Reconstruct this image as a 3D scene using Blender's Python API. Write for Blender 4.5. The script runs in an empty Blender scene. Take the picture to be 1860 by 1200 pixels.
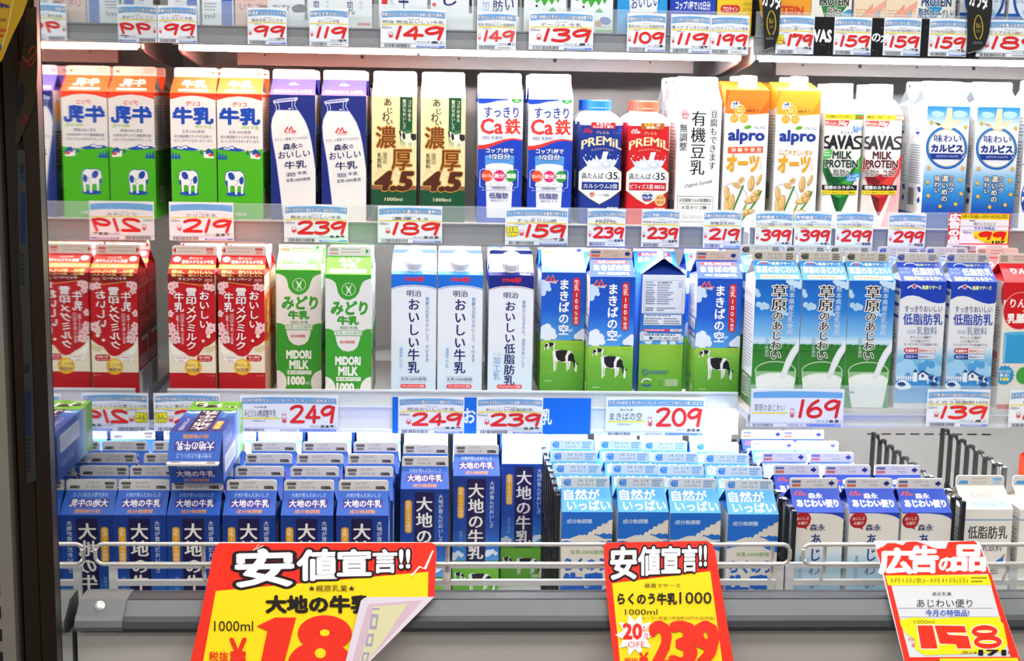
import bpy, math, random
from math import radians, sin, cos, pi, tan
from mathutils import Vector, Matrix
from mathutils.geometry import tessellate_polygon

SC = bpy.context.scene
COL = SC.collection
random.seed(7)

# ------------------------------------------------------------------ camera
F_PX = 1860 * 50.0 / 36.0
CAM_LOC = Vector((0, 0, 1.4))
YAW, PITCH, ROLL = radians(3.1), radians(9.2), radians(1.0)
ROT = (Matrix.Rotation(-YAW, 3, 'Z') @ Matrix.Rotation(pi / 2 - PITCH, 3, 'X') @ Matrix.Rotation(ROLL, 3, 'Z'))
cd = bpy.data.cameras.new('camera')
cd.lens = 50
cd.sensor_width = 36
cd.clip_start = 0.05
cam = bpy.data.objects.new('camera', cd)
cam.matrix_world = Matrix.Translation(CAM_LOC) @ ROT.to_4x4()
COL.objects.link(cam)
SC.camera = cam

# ------------------------------------------------------------------ view, world, store lights
SC.view_settings.view_transform = 'Standard'
SC.view_settings.look = 'None'
SC.view_settings.exposure = 0.17
SC.view_settings.gamma = 1.0
SC.view_settings.use_curve_mapping = False
SC.cycles.use_denoising = True
SC.cycles.max_bounces = 8
SC.cycles.transparent_max_bounces = 24
SC.cycles.sample_clamp_indirect = 6.0
W = bpy.data.worlds.new('store_air')
SC.world = W
W.use_nodes = True
W.node_tree.nodes['Background'].inputs[0].default_value = (0.97, 0.985, 1.0, 1)
W.node_tree.nodes['Background'].inputs[1].default_value = 0.31

def area_light(name, loc, rot, sx, sy, power, col=(1, 1, 1)):
    l = bpy.data.lights.new(name, 'AREA')
    l.shape = 'RECTANGLE'
    l.size, l.size_y, l.energy, l.color = sx, sy, power, col
    o = bpy.data.objects.new(name, l)
    o.location = loc
    o.rotation_euler = rot
    COL.objects.link(o)
    return o

# rows of ceiling fluorescents over the aisle
area_light('ceiling_light', (0.2, 0.2, 3.0), (radians(28), 0, 0), 4.0, 0.5, 38, (1, 0.99, 0.97))
area_light('ceiling_light', (0.2, -1.8, 3.0), (radians(20), 0, 0), 4.0, 0.5, 38, (1, 0.99, 0.97))

# ------------------------------------------------------------------ pixel rays of the photograph -> points in the place
def ray(x, y):
    return ROT @ Vector(((x - 930) / F_PX, -(y - 600) / F_PX, -1.0))

def at(x, y, Y):
    d = ray(x, y)
    return CAM_LOC + d * (Y / d.y)

def on_plane(x, y, P, N):
    d = ray(x, y)
    return CAM_LOC + d * ((P - CAM_LOC).dot(N) / d.dot(N))

# ------------------------------------------------------------------ materials
def lin(h):
    h = h.lstrip('#')
    if len(h) == 3:
        h = ''.join(c * 2 for c in h)
    o = []
    for i in (0, 2, 4):
        c = int(h[i:i + 2], 16) / 255
        o.append((c / 12.92 if c <= 0.04045 else ((c + 0.055) / 1.055) ** 2.4) ** 1.16)
    return tuple(o)

def mat(name, col=None, rough=0.5, metal=0.0, spec=0.5, noise=0.0, scale=60.0, attr=False, emit=None, estr=0.0):
    m = bpy.data.materials.new(name)
    m.use_nodes = True
    nt = m.node_tree
    b = nt.nodes['Principled BSDF']
    b.inputs['Roughness'].default_value = rough
    b.inputs['Metallic'].default_value = metal
    b.inputs['Specular IOR Level'].default_value = spec
    if attr:
        a = nt.nodes.new('ShaderNodeAttribute')
        a.attribute_name = 'Col'
        nt.links.new(a.outputs['Color'], b.inputs['Base Color'])
    else:
        c = lin(col)
        b.inputs['Base Color'].default_value = (*c, 1)
        if noise:
            tc = nt.nodes.new('ShaderNodeTexCoord')
            n = nt.nodes.new('ShaderNodeTexNoise')
            n.inputs['Scale'].default_value = scale
            n.inputs['Detail'].default_value = 4
            r = nt.nodes.new('ShaderNodeValToRGB')
            r.color_ramp.elements[0].color = (*[v * (1 - noise) for v in c], 1)
            r.color_ramp.elements[1].color = (*[min(1, v * (1 + noise)) for v in c], 1)
            nt.links.new(tc.outputs['Object'], n.inputs['Vector'])
            nt.links.new(n.outputs['Fac'], r.inputs['Fac'])
            nt.links.new(r.outputs['Color'], b.inputs['Base Color'])
    if emit:
        b.inputs['Emission Color'].default_value = (*lin(emit), 1)
        b.inputs['Emission Strength'].default_value = estr
    return m

def clear_mat(name, tint, fac, rough=0.08):
    m = bpy.data.materials.new(name)
    m.use_nodes = True
    nt = m.node_tree
    b = nt.nodes['Principled BSDF']
    b.inputs['Base Color'].default_value = (*lin(tint), 1)
    b.inputs['Roughness'].default_value = rough
    t = nt.nodes.new('ShaderNodeBsdfTransparent')
    t.inputs[0].default_value = (0.97, 0.985, 0.98, 1)
    x = nt.nodes.new('ShaderNodeMixShader')
    x.inputs[0].default_value = fac
    nt.links.new(t.outputs[0], x.inputs[1])
    nt.links.new(b.outputs[0], x.inputs[2])
    nt.links.new(x.outputs[0], nt.nodes['Material Output'].inputs['Surface'])
    return m

M_CARD = mat('coated_carton_print', attr=True, rough=0.45, spec=0.4)
M_PAPER = mat('price_card_print', attr=True, rough=0.6, spec=0.25)
M_GLOSS = mat('glossy_plastic_print', attr=True, rough=0.22, spec=0.5)
M_SIGN = mat('laminated_sign_print', attr=True, rough=0.55, spec=0.12)
M_CAP = mat('moulded_cap', attr=True, rough=0.35, spec=0.5)
M_WHITE = mat('white_enamel', '#dcdcda', 0.4, noise=0.03, scale=12)
M_UNDER = mat('shelf_underside_enamel', '#c9c2bf', 0.45, noise=0.03, scale=9)
M_BEAM = mat('beam_enamel', '#8d8582', 0.5, noise=0.03, scale=9)
M_GREY = mat('grey_price_channel', '#8f9192', 0.45, noise=0.03, scale=30)
M_PALEW = mat('milky_price_channel', '#e2e6e9', 0.35, noise=0.02, scale=30)
M_PALE = mat('pale_price_channel', '#c3c6c6', 0.45, noise=0.03, scale=30)
M_BACK = mat('case_back_panel', '#cbc8c4', 0.5, noise=0.03, scale=6)
M_WALL = mat('well_back_panel', '#c9c8c4', 0.5, noise=0.02, scale=6)
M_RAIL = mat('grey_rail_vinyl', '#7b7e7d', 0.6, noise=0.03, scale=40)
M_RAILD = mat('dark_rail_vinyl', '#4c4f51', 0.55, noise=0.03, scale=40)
M_STEEL = mat('chromed_wire', '#e8e2da', 0.25, metal=0.65, noise=0.02)
M_WIREW = mat('white_coated_wire', '#d9dad8', 0.35)
M_BLACK = mat('black_plastic_mesh', '#141416', 0.35)
M_DARK = mat('dark_gap_paint', '#08090b', 0.6)
M_TRIM = mat('brown_steel_trim', '#3a2d22', 0.35, metal=0.6, noise=0.15, scale=14)
M_TRIMD = mat('dark_steel_trim', '#1a1512', 0.25, metal=0.5, noise=0.1, scale=14)
M_PERF = mat('grey_upright_paint', '#8a8378', 0.55, noise=0.08, scale=30)
M_FRONT = mat('case_front_enamel', '#cdc7c0', 0.4, noise=0.02, scale=5)
M_CLEAR = clear_mat('clear_acrylic', '#eef4f4', 0.16)
M_FROST = clear_mat('frosted_acrylic', '#e6eaec', 0.72, 0.3)
M_MIRROR = mat('mirror_end_panel', '#dfe4e2', 0.03, metal=1.0, noise=0.01)
M_LED = mat('led_diffuser_white', '#ffffff', 0.4, emit='#fbfdff', estr=85)
M_LEDC = mat('canopy_lamp_diffuser', '#ffffff', 0.4, emit='#fdfdff', estr=27)
M_LEDP = mat('led_diffuser_pink', '#fff2ee', 0.4, emit='#ffb9a6', estr=78)

# ------------------------------------------------------------------ glyphs
_G = {}
def glyph(ch, off=0.0):
    k = (ch, round(off, 3))
    if k in _G:
        return _G[k]
    def conv(s, o):
        c = bpy.data.curves.new('glyph', 'FONT')
        c.body = s
        c.size = 1
        c.resolution_u = 2
        c.offset = o
        ob = bpy.data.objects.new('glyph', c)
        COL.objects.link(ob)
        dg = bpy.context.evaluated_depsgraph_get()
        ev = ob.evaluated_get(dg)
        me = ev.to_mesh()
        vs = [(v.co.x, v.co.y) for v in me.vertices]
        fs = [tuple(p.vertices) for p in me.polygons]
        ev.to_mesh_clear()
        bpy.data.objects.remove(ob)
        bpy.data.curves.remove(c)
        return vs, fs
    if ch == ' ' or ch == '\u3000':
        _G[k] = ([], [], 0.3 if ch == ' ' else 1.0)
        return _G[k]
    vs, fs = conv(ch, off)
    if off:
        adv = glyph(ch, 0.0)[2]
    elif ord(ch) > 0x2e80:
        adv = 1.0
    else:
        v2, _ = conv(ch + ch, 0)
        adv = max(v[0] for v in v2) - max(v[0] for v in vs)
    _G[k] = (vs, fs, adv)
    return _G[k]

def catmull(pts, n=6, closed=False):
    P = [Vector(p) for p in pts]
    out = []
    N = len(P)
    rng = range(N) if closed else range(N - 1)
    for i in rng:
        if closed:
            a, b, c, d = P[i - 1], P[i], P[(i + 1) % N], P[(i + 2) % N]
        else:
            a, b, c, d = P[max(i - 1, 0)], P[i], P[i + 1], P[min(i + 2, N - 1)]
        for k in range(n):
            t = k / n
            out.append(0.5 * ((2 * b) + (c - a) * t + (2 * a - 5 * b + 4 * c - d) * t * t + (3 * b - a - 3 * c + d) * t ** 3))
    if not closed:
        out.append(P[-1])
    return [(p.x, p.y) for p in out]

# ------------------------------------------------------------------ mesh builder with one colour per vertex
class MB:
    def __init__(s):
        s.v, s.f, s.c = [], [], []

    def add(s, vs, fs, col):
        n = len(s.v)
        s.v += [tuple(p) for p in vs]
        cols = col if isinstance(col, list) else [col] * len(vs)
        s.c += cols
        s.f += [tuple(i + n for i in f) for f in fs]

    def quad(s, a, b, c, d, col):
        s.add([a, b, c, d], [(0, 1, 2, 3)], lin(col))

    def box(s, x0, x1, y0, y1, z0, z1, col='#ffffff'):
        v = [(x, y, z) for z in (z0, z1) for y in (y0, y1) for x in (x0, x1)]
        s.add(v, [(0, 2, 3, 1), (4, 5, 7, 6), (0, 1, 5, 4), (2, 6, 7, 3), (0, 4, 6, 2), (1, 3, 7, 5)], lin(col))

    def extrude(s, prof, x0, x1, axis='x', col='#ffffff'):
        """profile polygon extruded along an axis: x -> prof=(y,z); y -> prof=(x,z)"""
        n = len(prof)
        if axis == 'x':
            v = [(x0, p[0], p[1]) for p in prof] + [(x1, p[0], p[1]) for p in prof]
        else:
            v = [(p[0], x0, p[1]) for p in prof] + [(p[0], x1, p[1]) for p in prof]
        f = [(i, (i + 1) % n, n + (i + 1) % n, n + i) for i in range(n)]
        tr = tessellate_polygon([[Vector((p[0], p[1], 0)) for p in prof]])
        f += [tuple(t) for t in tr] + [tuple(i + n for i in t) for t in tr]
        s.add(v, f, lin(col))

    def tube(s, pts, r, seg=8, col='#ffffff', closed=False):
        P = [Vector(p) for p in pts]
        rings = []
        N = len(P)
        for i, p in enumerate(P):
            a = P[i - 1] if (i > 0 or closed) else P[i]
            b = P[(i + 1) % N] if (i < N - 1 or closed) else P[i]
            t = (b - a).normalized()
            up = Vector((0, 0, 1)) if abs(t.z) < 0.95 else Vector((0, 1, 0))
            e1 = t.cross(up).normalized()
            e2 = t.cross(e1)
            rings.append([p + (e1 * cos(2 * pi * k / seg) + e2 * sin(2 * pi * k / seg)) * r for k in range(seg)])
        v = [q for rg in rings for q in rg]
        f = []
        for i in range(N if closed else N - 1):
            j = (i + 1) % N
            for k in range(seg):
                f.append((i * seg + k, i * seg + (k + 1) % seg, j * seg + (k + 1) % seg, j * seg + k))
        if not closed:
            f.append(tuple(range(seg)))
            f.append(tuple((N - 1) * seg + k for k in range(seg)))
        s.add(v, f, lin(col))

    def lathe(s, prof, seg=28, center=(0, 0, 0), axis=Vector((0, 0, 1)), col='#ffffff', ribs=0):
        """prof: list of (radius, height) revolved about axis"""
        ax = Vector(axis).normalized()
        e1 = ax.orthogonal().normalized()
        e2 = ax.cross(e1)
        c = Vector(center)
        v, f = [], []
        for (r, h) in prof:
            for k in range(seg):
                rr = r * (1 - (0.03 if ribs and k % 2 else 0))
                v.append(c + ax * h + (e1 * cos(2 * pi * k / seg) + e2 * sin(2 * pi * k / seg)) * rr)
        for i in range(len(prof) - 1):
            for k in range(seg):
                f.append((i * seg + k, i * seg + (k + 1) % seg, (i + 1) * seg + (k + 1) % seg, (i + 1) * seg + k))
        f.append(tuple(range(seg)))
        f.append(tuple((len(prof) - 1) * seg + k for k in range(seg)))
        s.add(v, f, lin(col))

    def mesh(s, name, material, smooth=False):
        me = bpy.data.meshes.new(name)
        me.from_pydata([tuple(p) for p in s.v], [], s.f)
        at_ = me.color_attributes.new('Col', 'FLOAT_COLOR', 'POINT')
        buf = []
        for c in s.c:
            buf += [c[0], c[1], c[2], 1.0]
        at_.data.foreach_set('color', buf)
        me.materials.append(material)
        if smooth:
            for p in me.polygons:
                p.use_smooth = True
        me.update()
        return me

STEP = 2.2e-5
class Art:
    """prints flat shapes on a face; x, y are drawing units, y downwards"""
    def __init__(s, mb, O, U, V, N, x0=0, y0=0, sx=1.0, sy=1.0, W=None, H=None, sh=0.0, fn=None):
        s.mb, s.O, s.U, s.Vx, s.N = mb, Vector(O), Vector(U), Vector(V), Vector(N)
        s.x0, s.y0, s.sx, s.sy, s.W, s.H, s.sh, s.fn = x0, y0, sx, sy, W, H, sh, fn
        s.l = 1
        s.dx = s.dy = 0

    def p(s, x, y):
        x += s.dx
        y += s.dy
        if s.fn:
            u, v = s.fn(x, y)
        else:
            u = (x - s.x0 - s.sh * (y - s.y0)) * s.sx
            v = (y - s.y0) * s.sy
        if s.W is not None:
            u = min(max(u, 0), s.W)
            v = min(max(v, 0), s.H)
        return s.O + s.U * (u * 1e-3) + s.Vx * (v * 1e-3) + s.N * (s.l * STEP)

    def tri(s, pts, fs, col):
        c = col if isinstance(col, list) else lin(col)
        s.mb.add([s.p(*q) for q in pts], fs, c)
        s.l += 1

    def poly(s, pts, col):
        t = tessellate_polygon([[Vector((a, b, 0)) for a, b in pts]])
        s.tri(pts, [tuple(q) for q in t], col)

    def blob(s, pts, col, n=5):
        s.poly(catmull(pts, n, True), col)

    def rect(s, x0, y0, x1, y1, col):
        s.tri([(x0, y0), (x1, y0), (x1, y1), (x0, y1)], [(0, 1, 2, 3)], col)

    def grad(s, x0, y0, x1, y1, stops):
        pts, cs, fs = [], [], []
        for i, (t, c) in enumerate(stops):
            y = y0 + (y1 - y0) * t
            pts += [(x0, y), (x1, y)]
            cs += [lin(c), lin(c)]
            if i:
                a = 2 * i
                fs.append((a - 2, a - 1, a + 1, a))
        s.tri(pts, fs, cs)

    def ell(s, cx, cy, rx, ry, col, n=28, a0=0.0):
        ca, sa = cos(a0), sin(a0)
        pts = []
        for k in range(n):
            x, y = rx * cos(2 * pi * k / n), ry * sin(2 * pi * k / n)
            pts.append((cx + x * ca - y * sa, cy + x * sa + y * ca))
        s.tri(pts, [tuple(range(n))], col)

    def ring(s, cx, cy, rx, ry, w, col, a0=0, a1=2 * pi, n=40):
        pts, fs = [], []
        for k in range(n + 1):
            a = a0 + (a1 - a0) * k / n
            pts += [(cx + (rx - w / 2) * cos(a), cy + (ry - w / 2) * sin(a)), (cx + (rx + w / 2) * cos(a), cy + (ry + w / 2) * sin(a))]
            if k:
                fs.append((2 * k - 2, 2 * k - 1, 2 * k + 1, 2 * k))
        s.tri(pts, fs, col)

    def rr(s, x0, y0, x1, y1, r, col):
        pts = []
        for (cx, cy, a) in ((x1 - r, y0 + r, -90), (x1 - r, y1 - r, 0), (x0 + r, y1 - r, 90), (x0 + r, y0 + r, 180)):
            for k in range(6):
                t = radians(a + 18 * k)
                pts.append((cx + r * cos(t), cy + r * sin(t)))
        s.tri(pts, [tuple(range(len(pts)))], col)

    def frame(s, x0, y0, x1, y1, w, col):
        for q in ((x0, y0, x1, y0 + w), (x0, y1 - w, x1, y1), (x0, y0 + w, x0 + w, y1 - w), (x1 - w, y0 + w, x1, y1 - w)):
            s.rect(*q, col)
            s.l -= 1
        s.l += 1

    def stroke(s, pts, w, col, smooth=False, cap=True):
        if smooth:
            pts = catmull(pts, 6)
        P = [Vector(p) for p in pts]
        L = len(P)
        vs, fs = [], []
        for i in range(L):
            a = P[max(i - 1, 0)]
            b = P[min(i + 1, L - 1)]
            t = (b - a)
            t = t.normalized() if t.length > 1e-9 else Vector((1, 0))
            n = Vector((-t.y, t.x))
            k = 1.0
            if 0 < i < L - 1:
                t1 = (P[i] - P[i - 1])
                if t1.length > 1e-9:
                    d = abs(Vector((-t1.y, t1.x)).normalized().dot(n))
                    k = min(1 / max(d, 0.5), 1.6)
            vs += [P[i] + n * w / 2 * k, P[i] - n * w / 2 * k]
            if i:
                fs.append((2 * i - 2, 2 * i - 1, 2 * i + 1, 2 * i))
        if cap:
            for i, j, sg in ((0, 1, -1), (L - 1, L - 2, 1)):
                t = (P[j] - P[i])
                t = t.normalized() if t.length > 1e-9 else Vector((1, 0))
                base = math.atan2(-t.y, -t.x)
                n0 = len(vs)
                for q in range(7):
                    an = base - pi / 2 + pi * q / 6
                    vs.append(P[i] + Vector((cos(an), sin(an))) * w / 2)
                fs.append(tuple(range(n0, n0 + 7)))
        base = s.l                      # the ribbon rises a hair along its length, so a stroke may cross itself
        c = lin(col)
        out = []
        for i, v in enumerate(vs):
            t = (i // 2) / max(L - 1, 1) if i < 2 * L else (0 if i < 2 * L + 7 else 1)
            s.l = base + t
            out.append(s.p(v.x, v.y))
        s.mb.add(out, fs, c)
        s.l = base + 1.4

    def _lay(s, items, col, off):
        """glyphs filled; a heavier weight comes from laying the glyph several times round a small circle"""
        if off > 0:
            n = 4 if off < .022 else (6 if off < .06 else 18)
            sh = [(off * cos(2 * pi * (k + .5) / n), off * sin(2 * pi * (k + .5) / n)) for k in range(n)]
            if off > .09: sh += [(off * .5 * cos(2 * pi * k / 6), off * .5 * sin(2 * pi * k / 6)) for k in range(6)]
        else:
            sh = [(0, 0)]
        for dx, dy in sh:
            pts, fs = [], []
            for ch, fm in items:
                vs, gf, _ = glyph(ch)
                n = len(pts)
                pts += [fm(x + dx, y + dy) for x, y in vs]
                fs += [tuple(i + n for i in f) for f in gf]
            if pts:
                s.tri(pts, fs, col)
                s.l -= .7
        s.l += .7

    def _draw(s, items, col, b, o, m):
        if o:
            s._lay(items, o[0], b + o[1])
        s._lay(items, col, b)
        if m:
            for q in (-m, m):
                it2 = [(ch, (lambda x, y, fm=fm, q=q: fm(x + q, y))) for ch, fm in items]
                s._lay(it2, col, b if b > .03 else 0)

    def T(s, t, x0, y0, x1, y1, col, b=0.0, o=None, m=0.0, sk=0.0, sl=0.0, arc=0.0, sp=0.0):
        """horizontal line of writing fitted into the box"""
        cx = 0
        it = []
        bx = [9, -9, 9, -9]
        for ch in t:
            vs, fs, adv = glyph(ch, 0)
            if vs:
                bx = [min(bx[0], cx + min(v[0] for v in vs)), max(bx[1], cx + max(v[0] for v in vs)),
                      min(bx[2], min(v[1] for v in vs)), max(bx[3], max(v[1] for v in vs))]
                it.append((ch, cx))
            cx += adv + sp
        kx = (x1 - x0) / max(bx[1] - bx[0], 1e-4)
        ky = (y1 - y0) / max(bx[3] - bx[2], 1e-4)
        xm = (x0 + x1) / 2
        hw = max((x1 - x0) / 2, 1e-4)
        def mk(c):
            def fm(x, y):
                X = x0 + (x + c - bx[0]) * kx
                Y = y1 - (y - bx[2]) * ky
                X += sk * (y1 - Y)
                Y += sl * (X - xm) + arc * ((X - xm) / hw) ** 2
                return X, Y
            return fm
        s._draw([(ch, mk(c)) for ch, c in it], col, b, o, m)

    def V(s, t, x0, y0, x1, y1, col, b=0.0, o=None, m=0.0, sh=0.0):
        """vertical column of writing"""
        n = len(t)
        ch_ = (y1 - y0) / n
        it = []
        for i, ch in enumerate(t):
            vs, fs, adv = glyph(ch, 0)
            if not vs:
                continue
            yt = y0 + i * ch_
            def fm(x, y, yt=yt, ch=ch, adv=adv):
                if ch in 'ー-~':
                    x, y = 0.5 + (y - 0.38), 0.88 - x
                else:
                    x = x + (1 - adv) / 2
                if ch in '、。':
                    x, y = x + 0.55, y + 0.55
                Y = yt + (0.89 - y) * ch_
                return x0 + x * (x1 - x0) + sh * (Y - y0), Y
            it.append((ch, fm))
        s._draw(it, col, b, o, m)

    def lines(s, x0, y0, x1, y1, n, col, fill=0.45):
        """rows of print too small to read"""
        h = (y1 - y0) / n
        for i in range(n):
            x = x0
            y = y0 + i * h
            pts, fs = [], []
            end = x1 - random.random() * (x1 - x0) * 0.3
            while x < end:
                w = (x1 - x0) * random.uniform(0.03, 0.09)
                k = len(pts)
                xe = min(x + w, x1)
                pts += [(x, y), (xe, y), (xe, y + h * fill), (x, y + h * fill)]
                fs.append((k, k + 1, k + 2, k + 3))
                x += w * 1.35
            s.tri(pts, fs, col)
            s.l -= 1
        s.l += 1

    def bars(s, x0, y0, x1, y1, col='#3b3d42', n=26):
        x = x0
        pts, fs = [], []
        u = (x1 - x0) / n / 2
        while x < x1 - u:
            w = u * random.choice((0.6, 1.0, 1.0, 1.6))
            k = len(pts)
            pts += [(x, y0), (x + w, y0), (x + w, y1), (x, y1)]
            fs.append((k, k + 1, k + 2, k + 3))
            x += w + u * random.choice((0.7, 1.0, 1.5))
        s.tri(pts, fs, col)

    def puff(s, circles, col):
        for (x, y, r) in circles:
            s.ell(x, y, r, r, col, 18)

DIG = {
    '0': [(2, (.5, .5, .46, .49))],
    '1': [(0, [(.58, 0), (.42, 1)])],
    '2': [(1, [(.03, .16), (.3, .02), (.7, .0), (.88, .14), (.72, .42), (.38, .72), (.03, .98)]), (0, [(.03, .98), (.97, .98)])],
    '3': [(1, [(.08, .06), (.5, .0), (.85, .05), (.86, .22), (.62, .38), (.38, .43)]), (1, [(.38, .43), (.78, .48), (.95, .68), (.75, .92), (.4, 1.0), (.03, .92)])],
    '4': [(0, [(.62, 0), (.02, .7)]), (0, [(.02, .7), (1.0, .7)]), (0, [(.66, .22), (.6, 1)])],
    '5': [(0, [(.9, 0), (.28, 0), (.2, .42)]), (1, [(.2, .42), (.55, .36), (.9, .52), (.88, .8), (.6, .98), (.3, 1), (.03, .9)])],
    '6': [(1, [(.72, 0), (.35, .22), (.08, .6), (.14, .9), (.5, 1), (.88, .88), (.92, .62), (.65, .46), (.3, .55), (.12, .72)])],
    '7': [(0, [(.02, .12), (.06, .02), (.95, .02), (.5, 1)])],
    '8': [(2, (.52, .24, .36, .23)), (2, (.5, .72, .45, .27))],
    '9': [(1, [(.9, .1), (.6, .0), (.25, .1), (.04, .32), (.2, .52), (.55, .48), (.85, .25), (.92, .08)]), (0, [(.94, .06), (.76, 1)])],
    'o': [(2, (.5, .5, .4, .5))],
}
def digits(A, s, x0, y0, x1, y1, col, w, gap=0.16, lean=0.0):
    """price figures drawn as marker strokes"""
    ws = [0.34 if c == '1' else 1.0 for c in s]
    tot = sum(ws) + gap * (len(s) - 1)
    u = (x1 - x0 - w) / tot
    x = x0 + w / 2
    H = y1 - y0 - w
    for c, cw in zip(s, ws):
        for kind, d in DIG.get(c, []):
            f = lambda q: (x + (q[0] if c != '1' else (q[0] - .33) * 1.0) * u * (1 if c != '1' else 1.0) + lean * (1 - q[1]), y0 + w / 2 + q[1] * H)
            if kind == 2:
                cx, cy, rx, ry = d
                p = f((cx, cy))
                A.ring(p[0], p[1], rx * u, ry * H, w, col, n=26)
            else:
                A.stroke([f(q) for q in d], w, col, smooth=(kind == 1))
        x += (cw + gap) * u

# ------------------------------------------------------------------ objects
def thing(name, label, cat, loc=(0, 0, 0), group=None):
    o = bpy.data.objects.new(name, None)
    o.empty_display_size = 0.02
    COL.objects.link(o)
    o.location = loc
    tag(o, label, cat, group)
    return o

def tag(o, label=None, cat=None, group=None, kind=None):
    if label: o['label'] = label
    if cat: o['category'] = cat
    if group: o['group'] = group
    if kind: o['kind'] = kind
    return o

def obj(name, me, parent=None, loc=None, label=None):
    o = bpy.data.objects.new(name, me)
    COL.objects.link(o)
    if parent: o.parent = parent
    if loc: o.location = loc
    if label: o['label'] = label
    return o

def part(name, mb, m, parent, label=None, smooth=False):
    return obj(name, mb.mesh(name, m, smooth), parent, None, label)
# ------------------------------------------------------------------ cartons
class Carton:
    def __init__(s, w=.070, d=.070, h=.195, rise=.025, fin=.0145, front='#e8e6e2', side='#e8e6e2', roof='#e8e6e2', tri=None, finc='#e4e1dc', back=None):
        s.w, s.d, s.h, s.rise, s.finh = w, d, h, rise, fin
        s.body, s.gable, s.fin = MB(), MB(), MB()
        s.extra = []
        x, y = w / 2, d / 2
        b = s.body
        b.quad((-x, -y, 0), (x, -y, 0), (x, -y, h), (-x, -y, h), front)
        b.quad((x, y, 0), (-x, y, 0), (-x, y, h), (x, y, h), back or front)
        b.quad((x, -y, 0), (x, y, 0), (x, y, h), (x, -y, h), side)
        b.quad((-x, y, 0), (-x, -y, 0), (-x, -y, h), (-x, y, h), side)
        b.quad((-x, y, 0), (x, y, 0), (x, -y, 0), (-x, -y, 0), '#dddddd')
        b.quad((-x, -y, h), (x, -y, h), (x, y, h), (-x, y, h), '#cccccc')
        if rise:
            g = s.gable
            t = .0012
            xr = x - .0012
            zr = h + rise
            tri = tri or roof
            g.quad((-x, -y, h), (x, -y, h), (xr, -t, zr), (-xr, -t, zr), roof)
            g.quad((x, y, h), (-x, y, h), (-xr, t, zr), (xr, t, zr), roof)
            for q in (1, -1):
                P = (q * (x - .024), 0, h + rise * .82)
                for tr in (((q * x, -y, h), (q * x, y, h), P), ((q * x, -y, h), P, (q * xr, -t, zr)), ((q * x, y, h), (q * xr, t, zr), P)):
                    g.add(list(tr), [(0, 1, 2)], lin(tri))
            if fin:
                r = .004
                pr = [(-xr, zr - .001), (xr, zr - .001)]
                for k in range(5):
                    a = radians(22.5 * k)
                    pr.append((xr - r + r * cos(a), zr + fin - r + r * sin(a)))
                for k in range(5):
                    a = radians(90 + 22.5 * k)
                    pr.append((-xr + r + r * cos(a), zr + fin - r + r * sin(a)))
                s.fin.extrude(pr, -t, t, 'y', finc)

    def face(s, f):
        x, y, h = s.w / 2, s.d / 2, s.h
        return {'front': ((-x, -y, h), (1, 0, 0), (0, -1, 0)), 'right': ((x, -y, h), (0, 1, 0), (1, 0, 0)),
                'left': ((-x, y, h), (0, -1, 0), (-1, 0, 0)), 'back': ((x, y, h), (-1, 0, 0), (0, 1, 0))}[f]

    def art(s, f='front', x0=0, x1=70, y0=0, sh=0.0, k=1.0):
        O, U, N = s.face(f)
        wd = s.w if f in ('front', 'back') else s.d
        sc = wd * 1000 / (x1 - x0)
        return Art(s.body, O, U, (0, 0, -1), N, x0, y0, sc, sc * k, wd * 1000, s.h * 1000, sh)

    def sides(s):
        return [s.art('left'), s.art('right')]

    def roof(s, which=('front',)):
        out = []
        y, t = s.d / 2, .0012
        sl = math.hypot(y - t, s.rise)
        for w_ in which:
            q = -1 if w_ == 'front' else 1
            Vd = Vector((0, q * (y - t), -s.rise)).normalized()
            N = Vector((0, q * s.rise, y - t)).normalized()
            O = Vector((q * s.w / 2, q * t, s.h + s.rise))
            out.append(Art(s.gable, O, (-q, 0, 0), Vd, N, 0, 0, s.w / .07, sl * 1000 / 40, s.w * 1000, sl * 1000))
        return out if len(which) > 1 else out[0]

    def finart(s, which='front'):
        q = -1 if which == 'front' else 1
        O = Vector((q * (s.w / 2 - .0012), q * .0012, s.h + s.rise + s.finh))
        return Art(s.fin, O, (-q, 0, 0), (0, 0, -1), (0, q, 0), 0, 0, (s.w - .0024) / .07, s.finh * 1000 / 14, s.w * 1000 - 2.4, s.finh * 1000)

    def cap_on_roof(s, r=.0165, hgt=.017, col='#f2f2f2'):
        q = -1
        N = Vector((0, -s.rise, s.d / 2)).normalized()
        c = Vector((0, -s.d * .26, s.h + s.rise * .48))
        m = MB()
        m.lathe([(r * 1.08, -.003), (r * 1.08, .002), (r, .003), (r, hgt - .002), (r * .9, hgt)], 36, c, N, col, ribs=1)
        s.extra.append(('screw_cap', m, M_CAP))

    def done(s, fin_label=None):
        out = [('carton_body', s.body.mesh('carton_body', M_CARD), None)]
        if s.rise:
            out.append(('gable_top', s.gable.mesh('gable_top', M_CARD), None))
            if s.finh:
                out.append(('seal_fin', s.fin.mesh('seal_fin', M_CARD), fin_label))
        for n, m, mt in s.extra:
            out.append((n, m.mesh(n, mt, n == 'screw_cap' and False), None))
        s.parts = out
        return s

def place(pr, x, Yf, z, label, group=None, yaw=0.0, name='milk_carton', cat='milk carton', rot=None):
    o = thing(name, label, cat, (x, Yf + pr.d / 2, z), group)
    if rot is not None:
        o.rotation_euler = rot.to_euler()
    elif yaw:
        o.rotation_euler = (0, 0, yaw)
    for n, me, lb in pr.parts:
        obj(n, me, o, None, lb)
    return o

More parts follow.
